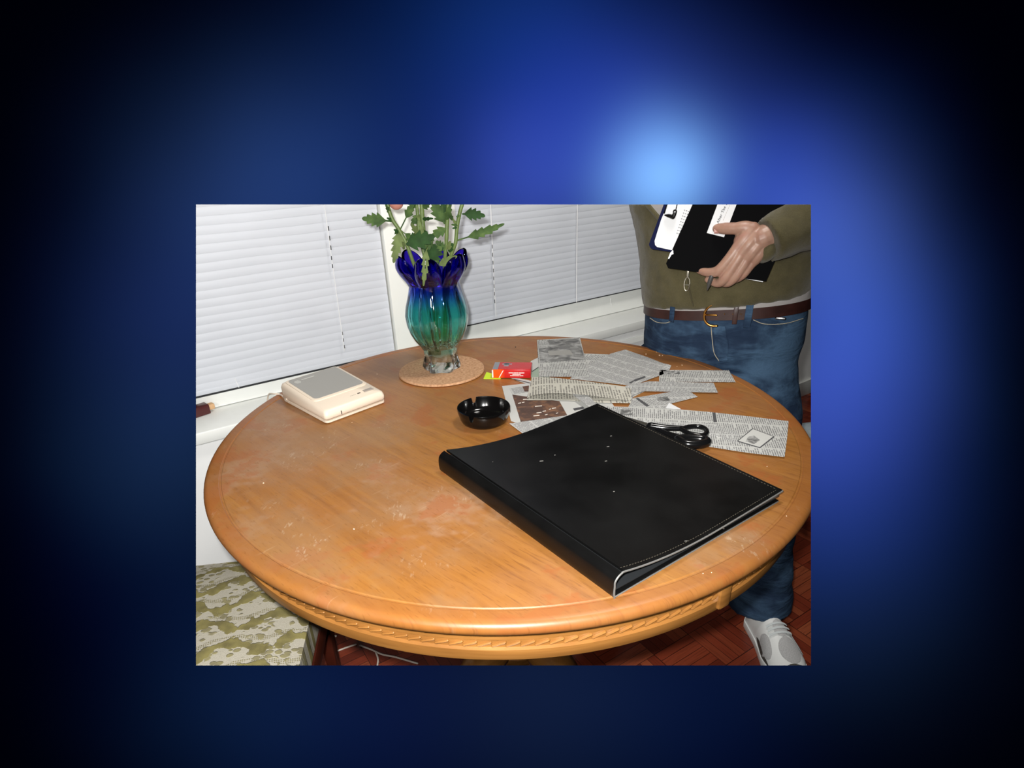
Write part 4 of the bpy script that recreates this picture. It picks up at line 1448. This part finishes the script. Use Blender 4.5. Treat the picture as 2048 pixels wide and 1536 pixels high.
# dark plastic liner sheet seen in the open end, pocket and rings
ln = [(0.008, 0.008), (0.05, 0.007), (0.13, 0.0062), (0.2, 0.006)]
obj('liner', ext(profile_solid(ln, 0.0012), 0.004, SL - 0.004), M['liner'], bd, label='dark grey plastic liner')
ln2 = [(0.012, 0.030), (0.05, 0.0235), (0.11, 0.0165), (0.17, 0.0145), (0.2, 0.0142)]
obj('liner', ext(profile_solid(ln2, 0.0012), 0.006, SL - 0.005), M['liner'], bd, label='dark grey inner pocket')
pg = new()
box(pg, bp(0.012, FL * 0.62, 0.0046), su * (SL - 0.016), fu_ * (FL * 0.375), UP * 0.0055)
obj('page_block', pg, M['liner'], bd, smooth=False)
pe = [bp(SL - 0.003, FL * 0.63, 0.0062), bp(SL - 0.003, FL * 0.62, 0.0082), bp(SL - 0.003, FL * 0.63, 0.0102), bp(SL - 0.003, FL * 0.8, 0.0104), bp(SL - 0.003, FL, 0.0104)]
obj('edging', tube(pe, 0.0011, 6), M['piping'], bd, label='grey edge of the inner pocket')
for s in (SL - 0.02, SL * 0.5, 0.02):
    rp = [bp(s, 0.018 + 0.010 * math.cos(a), 0.016 + 0.010 * math.sin(a)) for a in [2 * PI * k / 20 for k in range(21)]]
    obj('ring', tube(rp, 0.0013, 6, dome=False), M['steel'], bd)
# pale flecks of dust on the cover
for (x, y, l_) in ((1083, 922, 0.006), (1212, 922, 0.003), (1222, 872, 0.003), (1216, 893, 0.004), (1228, 983, 0.002), (1372, 1082, 0.004), (985, 924, 0.0015), (1110, 910, 0.0015)):
    c_ = None
    for it in range(40):                                   # where that spot meets the curved cover
        z_ = TZ + 0.02 if c_ is None else TZ + cover_z(min(FL, max(0, (c_ - bA).dot(fu_)))) + lift_back((c_ - bA).dot(su), (c_ - bA).dot(fu_)) + 0.0006
        c_ = at(x, y, z_)
    d_ = Vector((1, 0.1, 0)).normalized()
    tag(obj('lint', tube([c_ - d_ * l_ * 0.5, c_ + d_ * l_ * 0.5], 0.0004, 6), M['lid']), 'tiny pale fleck of lint on the black binder cover', 'lint', 'lint on the binder')

# ------------------------------------------------------------------ scissors
scs = empty('scissors', at(1304, 852, TZ + 0.006), 'black handled scissors lying partly under the binder', 'scissors')
ZS = 0.011
P_ = lambda pts, z=ZS: [at(x, y, TZ + z) for x, y in pts]
hb = tube(spl(P_([(1300, 852), (1315, 854), (1335, 856), (1364, 857)], 0.015), 5), [0.0075, 0.0068, 0.006, 0.0055], 10)
tube(spl(P_([(1362, 858), (1378, 854), (1395, 853), (1409, 857), (1413.5, 865), (1406, 871), (1391, 870), (1376, 866), (1362, 858)], 0.015), 5), 0.0048, 10, bm=hb)
obj('handle', hb, M['black_plastic'], scs, label='upper black handle with an open finger loop')
hb = tube(spl(P_([(1303, 854), (1318, 861), (1336, 869), (1358, 878)], 0.010), 5), [0.0072, 0.0065, 0.0065, 0.0085], 10)
tube(spl(P_([(1356, 879), (1371, 877), (1390, 877), (1407, 879), (1414, 884), (1404, 888), (1387, 889), (1369, 887), (1356, 879)], 0.011), 5), 0.0086, 12, bm=hb)
obj('handle', hb, M['black_plastic'], scs, label='lower bulky black handle')
for off, zz in ((0.0, 0.0105), (0.004, 0.0075)):
    bl_ = new()
    a_, c_ = at(1312, 856, TZ + zz), at(1226, 828, TZ + zz)
    d_ = (c_ - a_).normalized(); s_ = Vector((-d_.y, d_.x, 0))
    a_ = a_ + s_ * off
    loft([[a_ - s_ * 0.006, a_ + s_ * 0.006, a_ + s_ * 0.006 + UP * 0.002, a_ - s_ * 0.006 + UP * 0.002],
          [a_ + d_ * 0.05 - s_ * 0.005, a_ + d_ * 0.05 + s_ * 0.005, a_ + d_ * 0.05 + s_ * 0.005 + UP * 0.0015, a_ + d_ * 0.05 - s_ * 0.005 + UP * 0.0015],
          [a_ + d_ * 0.1 - s_ * 0.001, a_ + d_ * 0.1 + s_ * 0.001, a_ + d_ * 0.1 + s_ * 0.001 + UP * 0.001, a_ + d_ * 0.1 - s_ * 0.001 + UP * 0.001]], bm=bl_)
    obj('blade', bl_, M['steel'], scs, smooth=False)
pv_ = at(1303, 851, TZ + 0.018)
obj('pivot_screw', lathe([(0.0001, -0.012), (0.0035, -0.012), (0.0038, 0.0), (0.0025, 0.0012), (0.0001, 0.0014)], pv_, 16), M['steel'], scs, label='bright pivot screw')

# ------------------------------------------------------------------ crumbs
CR = [(1292, 708), (1319, 710.5), (1325, 711), (1364, 730), (1354, 733), (1313, 704), (527, 966), (708, 1058), (754, 748), (704, 845), (1031, 694), (1534, 933), (1573, 1032), (1406, 1147), (1423, 1145)]
for i, (x, y) in enumerate(CR):
    b_ = new()
    r_ = (0.0016, 0.0021, 0.0013, 0.0016, 0.001, 0.001, 0.0018, 0.0015, 0.0012, 0.001, 0.0022, 0.001, 0.001, 0.0011, 0.0009)[i]
    bmesh.ops.create_icosphere(b_, subdivisions=2, radius=r_)
    c_ = at(x, y, TZ + r_ * 0.6)
    for v in b_.verts:
        v.co *= 0.8 + 0.4 * noise.noise(v.co * 900 + Vector((i, 0, 0)))
        v.co.z *= 0.7
        v.co += c_
    if i == 10:
        tag(obj('crumb', b_, M['hole']), 'dark crumb alone on the table behind the red packet', 'crumb')
    elif i < 6:
        tag(obj('crumb', b_, M['crumb']), 'tiny pale crumb near the table edge in front of the jeans', 'crumb', 'crumbs near the far table edge')
    elif i in (11, 12, 13, 14):
        tag(obj('crumb', b_, M['crumb']), 'tiny pale crumb between the binder and the right table edge', 'crumb', 'crumbs right of the binder')
    else:
        tag(obj('crumb', b_, M['crumb']), 'tiny pale crumb on the left half of the table', 'crumb', 'crumbs on the left of the table')

# ------------------------------------------------------------------ the person
LAT = Vector((0.9023, -0.431, 0))         # toward the person's left (right in the photo)
FAC = Vector((-0.431, -0.9023, 0))        # the way the person faces


def oring(c, w_, d_, z, n=40, e=2.3, tilt=0.0):
    out = []
    for k in range(n):
        a = 2 * PI * k / n
        ca, sa = math.cos(a), math.sin(a)
        x = math.copysign(abs(ca) ** (2 / e), ca) * w_
        y = math.copysign(abs(sa) ** (2 / e), sa) * d_
        out.append(Vector((c[0], c[1], z + tilt * x)) + LAT * x + FAC * y)
    return out


per = empty('person', (0.60, 1.50, 0), 'person standing behind the table in olive knit jacket, brown belt and blue jeans, holding folders', 'person')
PC = (0.589, 1.508)
# where the held things lie: a plane in front of the belly
HN = Vector((-0.36, -0.92, 0.12)).normalized()
HP = Vector((0.512, 1.352, 0.98))


def hp(px, py, off=0.0):
    return onp(px, py, HP + HN * off, HN)


JR = [(0.888, 0.207, 0.139), (0.91, 0.211, 0.144), (0.96, 0.219, 0.149), (1.02, 0.228, 0.150), (1.08, 0.243, 0.150), (1.14, 0.262, 0.148), (1.22, 0.27, 0.145)]
# -- body: legs, torso, left arm and hand, one continuous surface
body = new()
loft([oring(PC, w_, d_, z) for z, w_, d_ in ((0.66, 0.15, 0.09), (0.75, 0.175, 0.10), (0.9, 0.18, 0.11), (1.05, 0.195, 0.115), (1.2, 0.20, 0.115))], bm=body)
LEG_L = [(0.668, 1.455, 0.72), (0.690, 1.40, 0.58), (0.704, 1.335, 0.42), (0.703, 1.285, 0.25), (0.700, 1.255, 0.07)]
LEG_R = [(0.492, 1.570, 0.72), (0.50, 1.60, 0.58), (0.505, 1.62, 0.42), (0.505, 1.64, 0.25), (0.505, 1.65, 0.07)]
for lg_ in (LEG_L, LEG_R):
    tube(spl(lg_, 5), [0.082, 0.074, 0.055, 0.05, 0.038], 18, bm=body)
ELB = aty(1690, 392, 1.375)
SHO = Vector((0.84, 1.46, 1.36))
WRI = hp(1530, 474, 0.028)
tube(spl([SHO, SHO.lerp(ELB, 0.5) + Vector((0.02, -0.01, 0)), ELB], 6), [0.05, 0.046, 0.042], 14, bm=body)
tube(spl([ELB, ELB.lerp(WRI, 0.5), WRI], 6), [0.042, 0.038, 0.028], 14, bm=body)
body = fuse(body, 0.006, 2)
# hand, modelled in fine detail then grown onto the forearm
hand = new()
tube(spl([ELB.lerp(WRI, 0.7), WRI, hp(1514, 480, 0.028)], 5), [0.030, 0.0265, 0.022], 16, bm=hand)
KN = {'index': hp(1474, 497, 0.036), 'middle': hp(1483, 507, 0.038), 'ring': hp(1495, 516, 0.036), 'pinky': hp(1508, 521, 0.030)}
wr = [hp(1505, 458, 0.030), hp(1513, 470, 0.034), hp(1521, 482, 0.034), hp(1527, 493, 0.029)]
for (k_, p_), w0 in zip(KN.items(), wr):                       # back of the hand: four metacarpals side by side
    tube(spl([w0, w0.lerp(p_, 0.5) + HN * 0.004, p_], 5), [0.0155, 0.0148, 0.0132], 12, bm=hand)
tube(spl([hp(1500, 462, 0.028), hp(1482, 478, 0.028), hp(1478, 492, 0.03)], 5), [0.016, 0.0145, 0.012], 12, bm=hand)
# fingers curl under the lower edge of the folders
FING = {'index': [(1474, 497, 0.036), (1458, 518, 0.037), (1437, 541, 0.032), (1418, 545, 0.021), (1399, 541, 0.008)],
        'middle': [(1483, 507, 0.038), (1469, 529, 0.038), (1451, 555, 0.033), (1436, 566, 0.020), (1416, 559, 0.008)],
        'ring': [(1495, 516, 0.036), (1484, 534, 0.036), (1468, 556, 0.032), (1455, 566, 0.021), (1443, 566, 0.010)],
        'pinky': [(1508, 521, 0.030), (1499, 533, 0.031), (1486, 549, 0.028), (1473, 558, 0.020), (1461, 560, 0.012)]}
FR = {'index': [0.0128, 0.0118, 0.0120, 0.0104, 0.0080], 'middle': [0.0128, 0.0118, 0.0118, 0.0104, 0.0082],
      'ring': [0.0122, 0.0112, 0.0110, 0.0098, 0.0078], 'pinky': [0.0110, 0.0100, 0.0098, 0.0088, 0.0072]}
for k_, pts in FING.items():
    tube(spl([hp(*p_) for p_ in pts], 5), FR[k_], 12, bm=hand)
# thumb lies along the folder on top of the label
tube(spl([hp(1508, 462, 0.028), hp(1490, 456, 0.030), hp(1471, 457, 0.028), hp(1450, 457, 0.022), hp(1434, 457, 0.0165)], 6), [0.0165, 0.0155, 0.0130, 0.0128, 0.0102], 14, bm=hand)
hand = fuse(hand, 0.0014, 7)
join(body, hand)
obj('body', body, M['skin'], per, trim=True, sharp=180)
nb = new()
# thumb nail lies on the side turned to the viewer's upper left
nc = hp(1435, 462, 0.0262)
for ring_i in (0,):
    rows = []
    for i in range(7):
        row = []
        for j in range(7):
            a, c_ = (i / 6 - 0.5), (j / 6 - 0.5)
            p_ = nc + (RIGHT * a * 0.015 + DOWN * c_ * 0.0115) - HN * (0.0035 * (4 * c_ * c_) + 0.002 * (4 * a * a))
            row.append(p_)
        rows.append(row)
    loft(rows, closed=False, bm=nb)
thicken(nb, 0.0006)
obj('thumb_nail', nb, M['nail'], per)

# -- jeans
jb = new()
loft([oring(PC, w_, d_, z) for z, w_, d_ in ((0.64, 0.16, 0.10), (0.70, 0.192, 0.118), (0.78, 0.202, 0.126), (0.86, 0.198, 0.124), (0.915, 0.193, 0.120))], bm=jb)
tube(spl(LEG_L, 6), [0.102, 0.094, 0.080, 0.068, 0.086], 24, bm=jb, dome=False)
tube(spl(LEG_R, 6), [0.100, 0.094, 0.080, 0.076, 0.082], 24, bm=jb, dome=False)
jb = fuse(jb, 0.006, 4)
for v in jb.verts:                         # cloth folds
    k_ = 1.0 if v.co.z < 0.3 else 0.5
    n_ = v.normal
    v.co += n_ * (0.006 * k_ * noise.noise(Vector((v.co.x * 9, v.co.y * 9, v.co.z * 22))))
jeans = obj('jeans', jb, M['denim'], per, trim=True, sharp=180)


def onring(w_, d_, z, a, e=2.3, c=PC, tilt=0.0, off=0.0):
    ca, sa = math.cos(a), math.sin(a)
    x = math.copysign(abs(ca) ** (2 / e), ca) * (w_ + off)
    y = math.copysign(abs(sa) ** (2 / e), sa) * (d_ + off)
    return Vector((c[0], c[1], z + tilt * x)) + LAT * x + FAC * y


def ang_at(px, py, w_, d_, z):
    """angle on a ring whose point projects nearest to a pixel column"""
    best = None
    for k in range(200):
        a = math.radians(10 + 160 * k / 199)
        p_ = onring(w_, d_, z, a)
        v = p_ - EYE
        x = PPX + F_PX * v.dot(RIGHT) / v.dot(FWD)
        if best is None or abs(x - px) < best[0]:
            best = (abs(x - px), a)
    return best[1]


# pocket and fly stitching, sub-parts of the jeans
def stitch_line(pts, r=0.0009):
    return tube(spl(pts, 6), r, 5)


def jp(px, py, off=0.003):
    """point on the front of the jeans / jacket seen at a pixel (marched along the line of sight)"""
    v = ray(px, py)
    for k in range(900):
        p_ = EYE + v * (0.9 + k * 0.001)
        q_ = p_ - Vector((PC[0], PC[1], 0))
        x, y = q_.dot(LAT), q_.dot(FAC)
        if p_.z < 0.88 + 0.1 * x * 0.5:
            w_, d_ = 0.205, 0.129
        else:
            k0 = max([r_ for r_ in JR if r_[0] <= p_.z] or [JR[0]])
            k1 = min([r_ for r_ in JR if r_[0] > p_.z] or [JR[-1]])
            f_ = 0 if k1[0] == k0[0] else (p_.z - k0[0]) / (k1[0] - k0[0])
            w_, d_ = k0[1] + (k1[1] - k0[1]) * f_, k0[2] + (k1[2] - k0[2]) * f_
        if (abs(x) / (w_ + off)) ** 2.3 + (abs(y) / (d_ + off)) ** 2.3 < 1:
            return p_
    return aty(px, py, 1.38)


obj('pocket_seam', stitch_line([jp(1300, 636), jp(1313, 644), jp(1330, 646), jp(1341, 643)]), M['thread'], jeans)
obj('pocket_seam', stitch_line([jp(1507, 640), jp(1530, 648), jp(1570, 647), jp(1606, 637)]), M['thread'], jeans)
obj('fly_seam', stitch_line([jp(1422, 652), jp(1424, 675), jp(1428, 705), jp(1438, 722)]), M['thread'], jeans)
pf = new()
loft([[jp(1428, 652, 0.004), jp(1450, 652, 0.004)], [jp(1430, 690, 0.004), jp(1456, 688, 0.004)], [jp(1438, 722, 0.004), jp(1455, 720, 0.004)]], closed=False, bm=pf)
bmesh.ops.subdivide_edges(pf, edges=pf.edges[:], cuts=3, use_grid_fill=True)
thicken(pf, 0.002)
obj('fly_flap', pf, M['denim'], jeans)
rv = jp(1562, 637, 0.004)
obj('coin_glint', tube([rv - LAT * 0.010, rv + LAT * 0.008], 0.0035, 8), M['steel'], jeans, label='bright metal edge in the left pocket')

# -- belt
BW, BD_ = 0.2015, 0.1285
bz = lambda x: 0.878
belt = new()
rows = []
for z, o_ in ((0.858, 0.0), (0.858, 0.004), (0.894, 0.004), (0.894, 0.0)):
    rows.append(oring(PC, BW + o_, BD_ + o_, z, 64, tilt=0.10))
rows.append(rows[0])
loft(rows, caps=False, bm=belt)
bt = obj('belt', belt, M['belt'], per, trim=True, sharp=50)
bc = jp(1426, 630, 0.010)
bu = (jp(1440, 630, 0.010) - jp(1412, 630, 0.010)).normalized()
dpts = []
for k in range(13):                         # D shaped half ring
    a = PI / 2 + PI * k / 12
    dpts.append(bc + bu * (0.004 + 0.024 * math.cos(a)) + UP * (0.027 * math.sin(a)))
dpts.append(bc + bu * 0.012 - UP * 0.027)
dpts = [bc + bu * 0.012 + UP * 0.027] + dpts
obj('buckle', tube(spl(dpts, 3), 0.0032, 10), M['brass'], bt, label='brass D shaped buckle')
obj('buckle_prong', tube([bc - bu * 0.018 - FAC * 0.001, bc + bu * 0.008 + FAC * 0.002], 0.0022, 8), M['brass'], bt)
for px in (1449, 1466, 1482):
    c_ = jp(px, 628, 0.0062)
    obj('eyelet', tube([c_, c_ + FAC * 0.0012], 0.0014, 8), M['brass'], bt)
kp = new()
c_ = jp(1470, 632, 0.007)
for (x0, x1, nm) in ((1466, 1476, 'belt_keeper'),):
    p0_, p1_ = jp(x0, 630, 0.0065), jp(x1, 630, 0.0065)
    dd_ = p1_ - p0_
    box(kp, p0_ - UP * 0.022, dd_, FAC * 0.003, UP * 0.042)
    obj(nm, bevel(kp, 0.001), M['belt'], bt)
for (x0, x1, y0) in ((1490, 1505, 628), (1340, 1350, 618)):
    lp = new()
    p0_, p1_ = jp(x0, y0, 0.008), jp(x1, y0, 0.008)
    zt, zb_ = (0.903 if x0 > 1400 else 0.884), 0.846
    dd_ = p1_ - p0_
    dd_.z = 0
    p0_.z = 0
    box(lp, p0_ + UP * zb_, dd_, FAC * 0.003, UP * (zt - zb_))
    obj('belt_loop', bevel(lp, 0.0012), M['denim'], jeans)

# -- grey shirt: hem below the jacket and a corner at the open collar
sh = new()
loft([oring(PC, 0.205, 0.135, 0.884, 64, tilt=0.115), oring(PC, 0.206, 0.136, 0.92, 64, tilt=0.10), oring(PC, 0.206, 0.134, 0.94, 64), oring(PC, 0.215, 0.132, 1.02, 64), oring(PC, 0.235, 0.130, 1.2, 64)], bm=sh)
obj('shirt', sh, M['shirt'], per, trim=True)

# -- knit jacket with the left sleeve
jk = new()
loft([oring((PC[0] - 0.004, PC[1]), w_, d_, z, 56, tilt=0.145 if z < 0.95 else 0.05) for z, w_, d_ in JR], bm=jk)
tube(spl([SHO, SHO.lerp(ELB, 0.5) + Vector((0.03, -0.02, 0)), ELB + Vector((0.01, -0.01, -0.012))], 6), [0.085, 0.080, 0.080], 20, bm=jk)
CUF = hp(1534, 483, 0.029)
tube(spl([ELB + Vector((0.01, -0.01, -0.012)), ELB.lerp(CUF, 0.5) + Vector((0.0, -0.012, -0.004)), CUF], 8), [0.080, 0.070, 0.056, 0.049], 22, bm=jk, dome=False)
jk = fuse(jk, 0.006, 4)
for v in jk.verts:
    v.co += v.normal * (0.004 * noise.noise(Vector((v.co.x * 13, v.co.y * 13, v.co.z * 13))) + 0.002 * noise.noise(v.co * 40))
jack = obj('jacket', jk, M['knit'], per, trim=True, sharp=180)
# front opening: zip line, slider and pull, collar edge
zl = [jp(1372, 535, 0.006), jp(1376, 565, 0.006), jp(1381, 590, 0.006), jp(1386, 611, 0.004)]
obj('zip_line', tube(spl(zl, 6), 0.0032, 8, flat=0.5), M['zip_tape'], jack)
z0_ = jp(1376, 549, 0.012)
zp = new()
tube([z0_ + UP * 0.010, z0_ - UP * 0.004], 0.0032, 8, bm=zp)
zc = z0_ - UP * 0.022 + FAC * 0.001
rp = [zc + LAT * (0.0062 * math.cos(a)) + UP * (0.016 * math.sin(a)) for a in [2 * PI * k / 24 for k in range(25)]]
tube(rp, 0.0014, 8, bm=zp, dome=False)
tube([zc - LAT * 0.0045 - UP * 0.002, zc + LAT * 0.0045 - UP * 0.002], 0.0013, 6, bm=zp)
obj('zip_pull', zp, M['zip'], jack, label='dull metal zip pull')
col_ = new()
cp = [jp(x_, y_, 0.006) for x_, y_ in ((1284, 396), (1298, 413), (1314, 432), (1330, 450), (1350, 480))]
tube(spl(cp, 6), [0.006, 0.006, 0.006, 0.005], 8, bm=col_)
obj('collar_edge', trimmed(col_), M['knit'], jack)
tri = new()
vs = [tri.verts.new(jp(x, y, 0.004)) for x, y in ((1289, 398), (1345, 398), (1345, 470), (1330, 450), (1303, 419))]
tri.faces.new(vs)
thicken(tri, 0.002)
obj('shirt_front', trimmed(tri), M['shirt'], per, smooth=False, label='grey shirt in the open collar')
# turned up inner cuff
cu_ = new()
tube(spl([hp(1538, 499, 0.030), hp(1531, 507, 0.026), hp(1527, 512, 0.02)], 4), [0.020, 0.019, 0.016], 14, bm=cu_)
obj('cuff', cu_, M['knit'], jack)


# -- shoes
def shoe(toe, heel, name_root):
    toe, heel = Vector(toe), Vector(heel)
    ax = (toe - heel); LN = ax.length; ax.normalize()
    sd = Vector((-ax.y, ax.x, 0))
    n = 24
    stations = [(0.0, 0.024, 0.062), (0.06, 0.034, 0.075), (0.2, 0.036, 0.088), (0.36, 0.038, 0.098), (0.5, 0.044, 0.088), (0.64, 0.051, 0.072), (0.78, 0.050, 0.058), (0.9, 0.040, 0.046), (0.97, 0.025, 0.035), (1.0, 0.008, 0.024)]

    def sring(t, wdt, hgt, z0, grow=0.0):
        c = heel + ax * LN * t
        out = []
        for k in range(n):
            a = 2 * PI * k / n
            x = math.cos(a) * (wdt + grow)
            zz = math.sin(a)
            z = z0 + (hgt - z0 + grow) * (max(0, zz) ** 0.8) if zz > 0 else z0
            out.append(c + sd * x + UP * z)
        return out
    sole = loft([[p_ if p_.z > 0.02 else p_ for p_ in ([heel + ax * LN * (t * 1.0) + sd * math.cos(2 * PI * k / n) * (w_ + 0.003) + UP * (0.0 if math.sin(2 * PI * k / n) < 0 else 0.022) for k in range(n)])] for t, w_, h_ in stations])
    so = obj('shoe', bevel(sole, 0.003), M['shoe_white'], per, trim=True)
    up = loft([sring(t, w_, h_, 0.018) for t, w_, h_ in stations])
    obj('upper', up, M['shoe_white'], so, trim=True)

    def patch(t0, t1, a0, a1, m, nm, round_=True, grow=0.0018):
        rows = []
        N_ = 10
        for i in range(N_ + 1):
            u_ = i / N_
            t = t0 + (t1 - t0) * u_
            k_ = 0
            while k_ < len(stations) - 2 and stations[k_ + 1][0] < t:
                k_ += 1
            q0, q1 = stations[k_], stations[k_ + 1]
            f_ = (t - q0[0]) / (q1[0] - q0[0])
            w_, h_ = q0[1] + (q1[1] - q0[1]) * f_, q0[2] + (q1[2] - q0[2]) * f_
            half = math.sqrt(max(0.02, 1 - (2 * u_ - 1) ** 2)) if round_ else 1.0
            mid, ha = (a0 + a1) / 2, (a1 - a0) / 2 * half
            row = []
            for j in range(9):
                a = math.radians(mid - ha + 2 * ha * j / 8)
                c = heel + ax * LN * t
                row.append(c + sd * math.cos(a) * (w_ + grow) + UP * (0.018 + (h_ - 0.018 + grow) * max(0, math.sin(a)) ** 0.8))
            rows.append(row)
        b_ = loft(rows, closed=False)
        thicken(b_, 0.001)
        trimmed(b_)
        if len(b_.verts):
            obj(nm, b_, m, so)
        else:
            b_.free()
    patch(0.58, 0.86, 48, 112, M['shoe_grey'], 'toe_panel')
    patch(0.46, 0.74, 128, 172, M['shoe_grey'], 'side_panel')
    patch(0.44, 0.72, 8, 46, M['shoe_grey'], 'side_panel')
    patch(0.40, 0.78, 164, 176, M['shoe_dark'], 'dark_trim')
    patch(0.40, 0.58, 64, 108, M['shoe_grey'], 'tongue', grow=0.004)
    for t in (0.44, 0.49, 0.54):
        patch(t, t + 0.022, 55, 125, M['lace'], 'lace', False, 0.007)
    patch(0.86, 0.97, 40, 140, M['shoe_dark'], 'toe_trim')
    return so


shoe((0.712, 1.028, 0), (0.697, 1.262, 0), 'left')
shoe((0.40, 1.40, 0), (0.49, 1.68, 0), 'right')

# ------------------------------------------------------------------ things held by the person
def held(pix, off, th, m, name, parent=None, rnd=0.0, label=None):
    front = [hp(x, y, off + th) for x, y in pix]
    back = [hp(x, y, off + th) - HN * th for x, y in pix]
    b_ = loft([back, front])
    if rnd:
        bevel(b_, rnd, 2, 60)
    return obj(name, b_, m, parent, smooth=False, label=label, trim=True)


# clipboard
cbp = []
for k in range(7):
    a = math.radians(180 - 15 * k)
    cbp.append((1309 + 11 * math.cos(a), 488 + 11 * math.sin(a)))
clip = held([(1342, 370)] + cbp + [(1350, 505), (1400, 512), (1450, 385)], 0.000, 0.004, M['navy'], 'clipboard')
tag(clip, 'navy blue clipboard with white papers held against the jacket', 'clipboard')
pp = held([(1350, 372), (1322, 440), (1309, 482), (1310, 490), (1314, 494), (1346, 501), (1396, 509), (1440, 388)], 0.0045, 0.0015, M['white_paper'], 'paper_sheet', clip)
tx = new()
for k in range(9):
    u_ = k / 8
    for c0_ in range(3):
        x0, y0 = 1351 + c0_ * 4 + 15 * u_ + 2, 466 - 46 * u_ + c0_ * 1.2
        p_, q_ = hp(x0, y0, 0.0062), hp(x0 + 2.4, y0 + 0.7, 0.0062)
        tube([p_, q_], 0.0006, 4, bm=tx, dome=False)
obj('text_block', trimmed(tx), M['ink'], clip, label='faint small print')
ck = new()
tube(spl([hp(1330, 430.5, 0.010), hp(1337, 431.5, 0.010), hp(1346, 434, 0.010)], 4), [0.0016, 0.004, 0.005], 8, bm=ck)
tube(spl([hp(1346, 434, 0.010), hp(1349, 428, 0.011), hp(1350, 423, 0.011)], 4), [0.005, 0.0045, 0.005], 8, bm=ck)
tube([hp(1351, 422, 0.012), hp(1355, 405, 0.012)], 0.0011, 6, bm=ck)
tube([hp(1328.5, 426, 0.008), hp(1335, 405, 0.008)], 0.0016, 6, bm=ck)
obj('clip', trimmed(ck), M['black_plastic'], clip, label='black spring clip')

# black folder with a white label
fold = held([(1336, 536), (1332, 527), (1390, 398), (1430, 310), (1640, 340), (1586, 440), (1532, 563)], 0.0075, 0.009, M['folder'], 'folder', None)
tag(fold, 'black folder with a white title label clasped by the hand', 'folder')
held([(1476, 552.5), (1526, 562.5), (1526, 564.5), (1476, 554.5)], 0.0095, 0.004, M['white_paper'], 'page_edge', fold, label='white page edges at the lower right')
held([(1341, 505), (1346, 500), (1347, 508), (1343, 509), (1338, 518), (1336, 517)], 0.0135, 0.0036, M['steel'], 'corner_fitting', fold, label='bright metal corner fitting')
lab = held([(1413.5, 466), (1448, 474.5), (1478, 396), (1442, 390)], 0.0168, 0.0004, M['white_paper'], 'title_label', fold, label='white title label')
# lettering along the label
lx0, lx1 = hp(1431, 447, 0.0175), hp(1452, 400, 0.0175)
tdir = (lx1 - lx0).normalized()
tup = HN.cross(tdir).normalized()
rotm = Matrix((tdir, tup, HN)).transposed().to_4x4()


def letters(txt, size, origin, m, parent, name, shear=0.25, bold=0.0):
    cu = bpy.data.curves.new('t', 'FONT')
    cu.body = txt
    cu.size = size
    cu.shear = shear
    cu.extrude = 0.0001
    cu.space_character = 1.18
    cu.offset = bold
    o = bpy.data.objects.new('t', cu)
    C.objects.link(o)
    dg = bpy.context.evaluated_depsgraph_get()
    me = bpy.data.meshes.new_from_object(o.evaluated_get(dg))
    bpy.data.objects.remove(o)
    b_ = new()
    b_.from_mesh(me)
    bpy.data.meshes.remove(me)
    bmesh.ops.transform(b_, matrix=Matrix.Translation(origin) @ rotm, verts=b_.verts[:])
    return obj(name, b_, m, parent, smooth=False, trim=True)


letters('After The Ha', 0.0076, hp(1437, 447, 0.0175), M['ink'], lab, 'title_lettering', 0.15, 0.00012)
sp = new()
for k in range(7):
    a_, c_ = hp(1446 + 2.0 * k, 441 - 4.6 * k, 0.0174), hp(1446 + 2.0 * k + 1.4, 441 - 4.6 * k - 3.2, 0.0174)
    tube([a_, c_], 0.0003, 4, bm=sp, dome=False)
obj('small_print', trimmed(sp), M['button'], lab, label='faint line of small print')

# pen between the fingers
tag(obj('pen', tube([hp(1428, 541, 0.030), hp(1422, 556, 0.030), hp(1418, 568, 0.028), hp(1414.5, 580, 0.026)], [0.0052, 0.0052, 0.005, 0.0012], 12), M['pen']),
    'dark grey pen held between the fingers below the folder', 'pen')
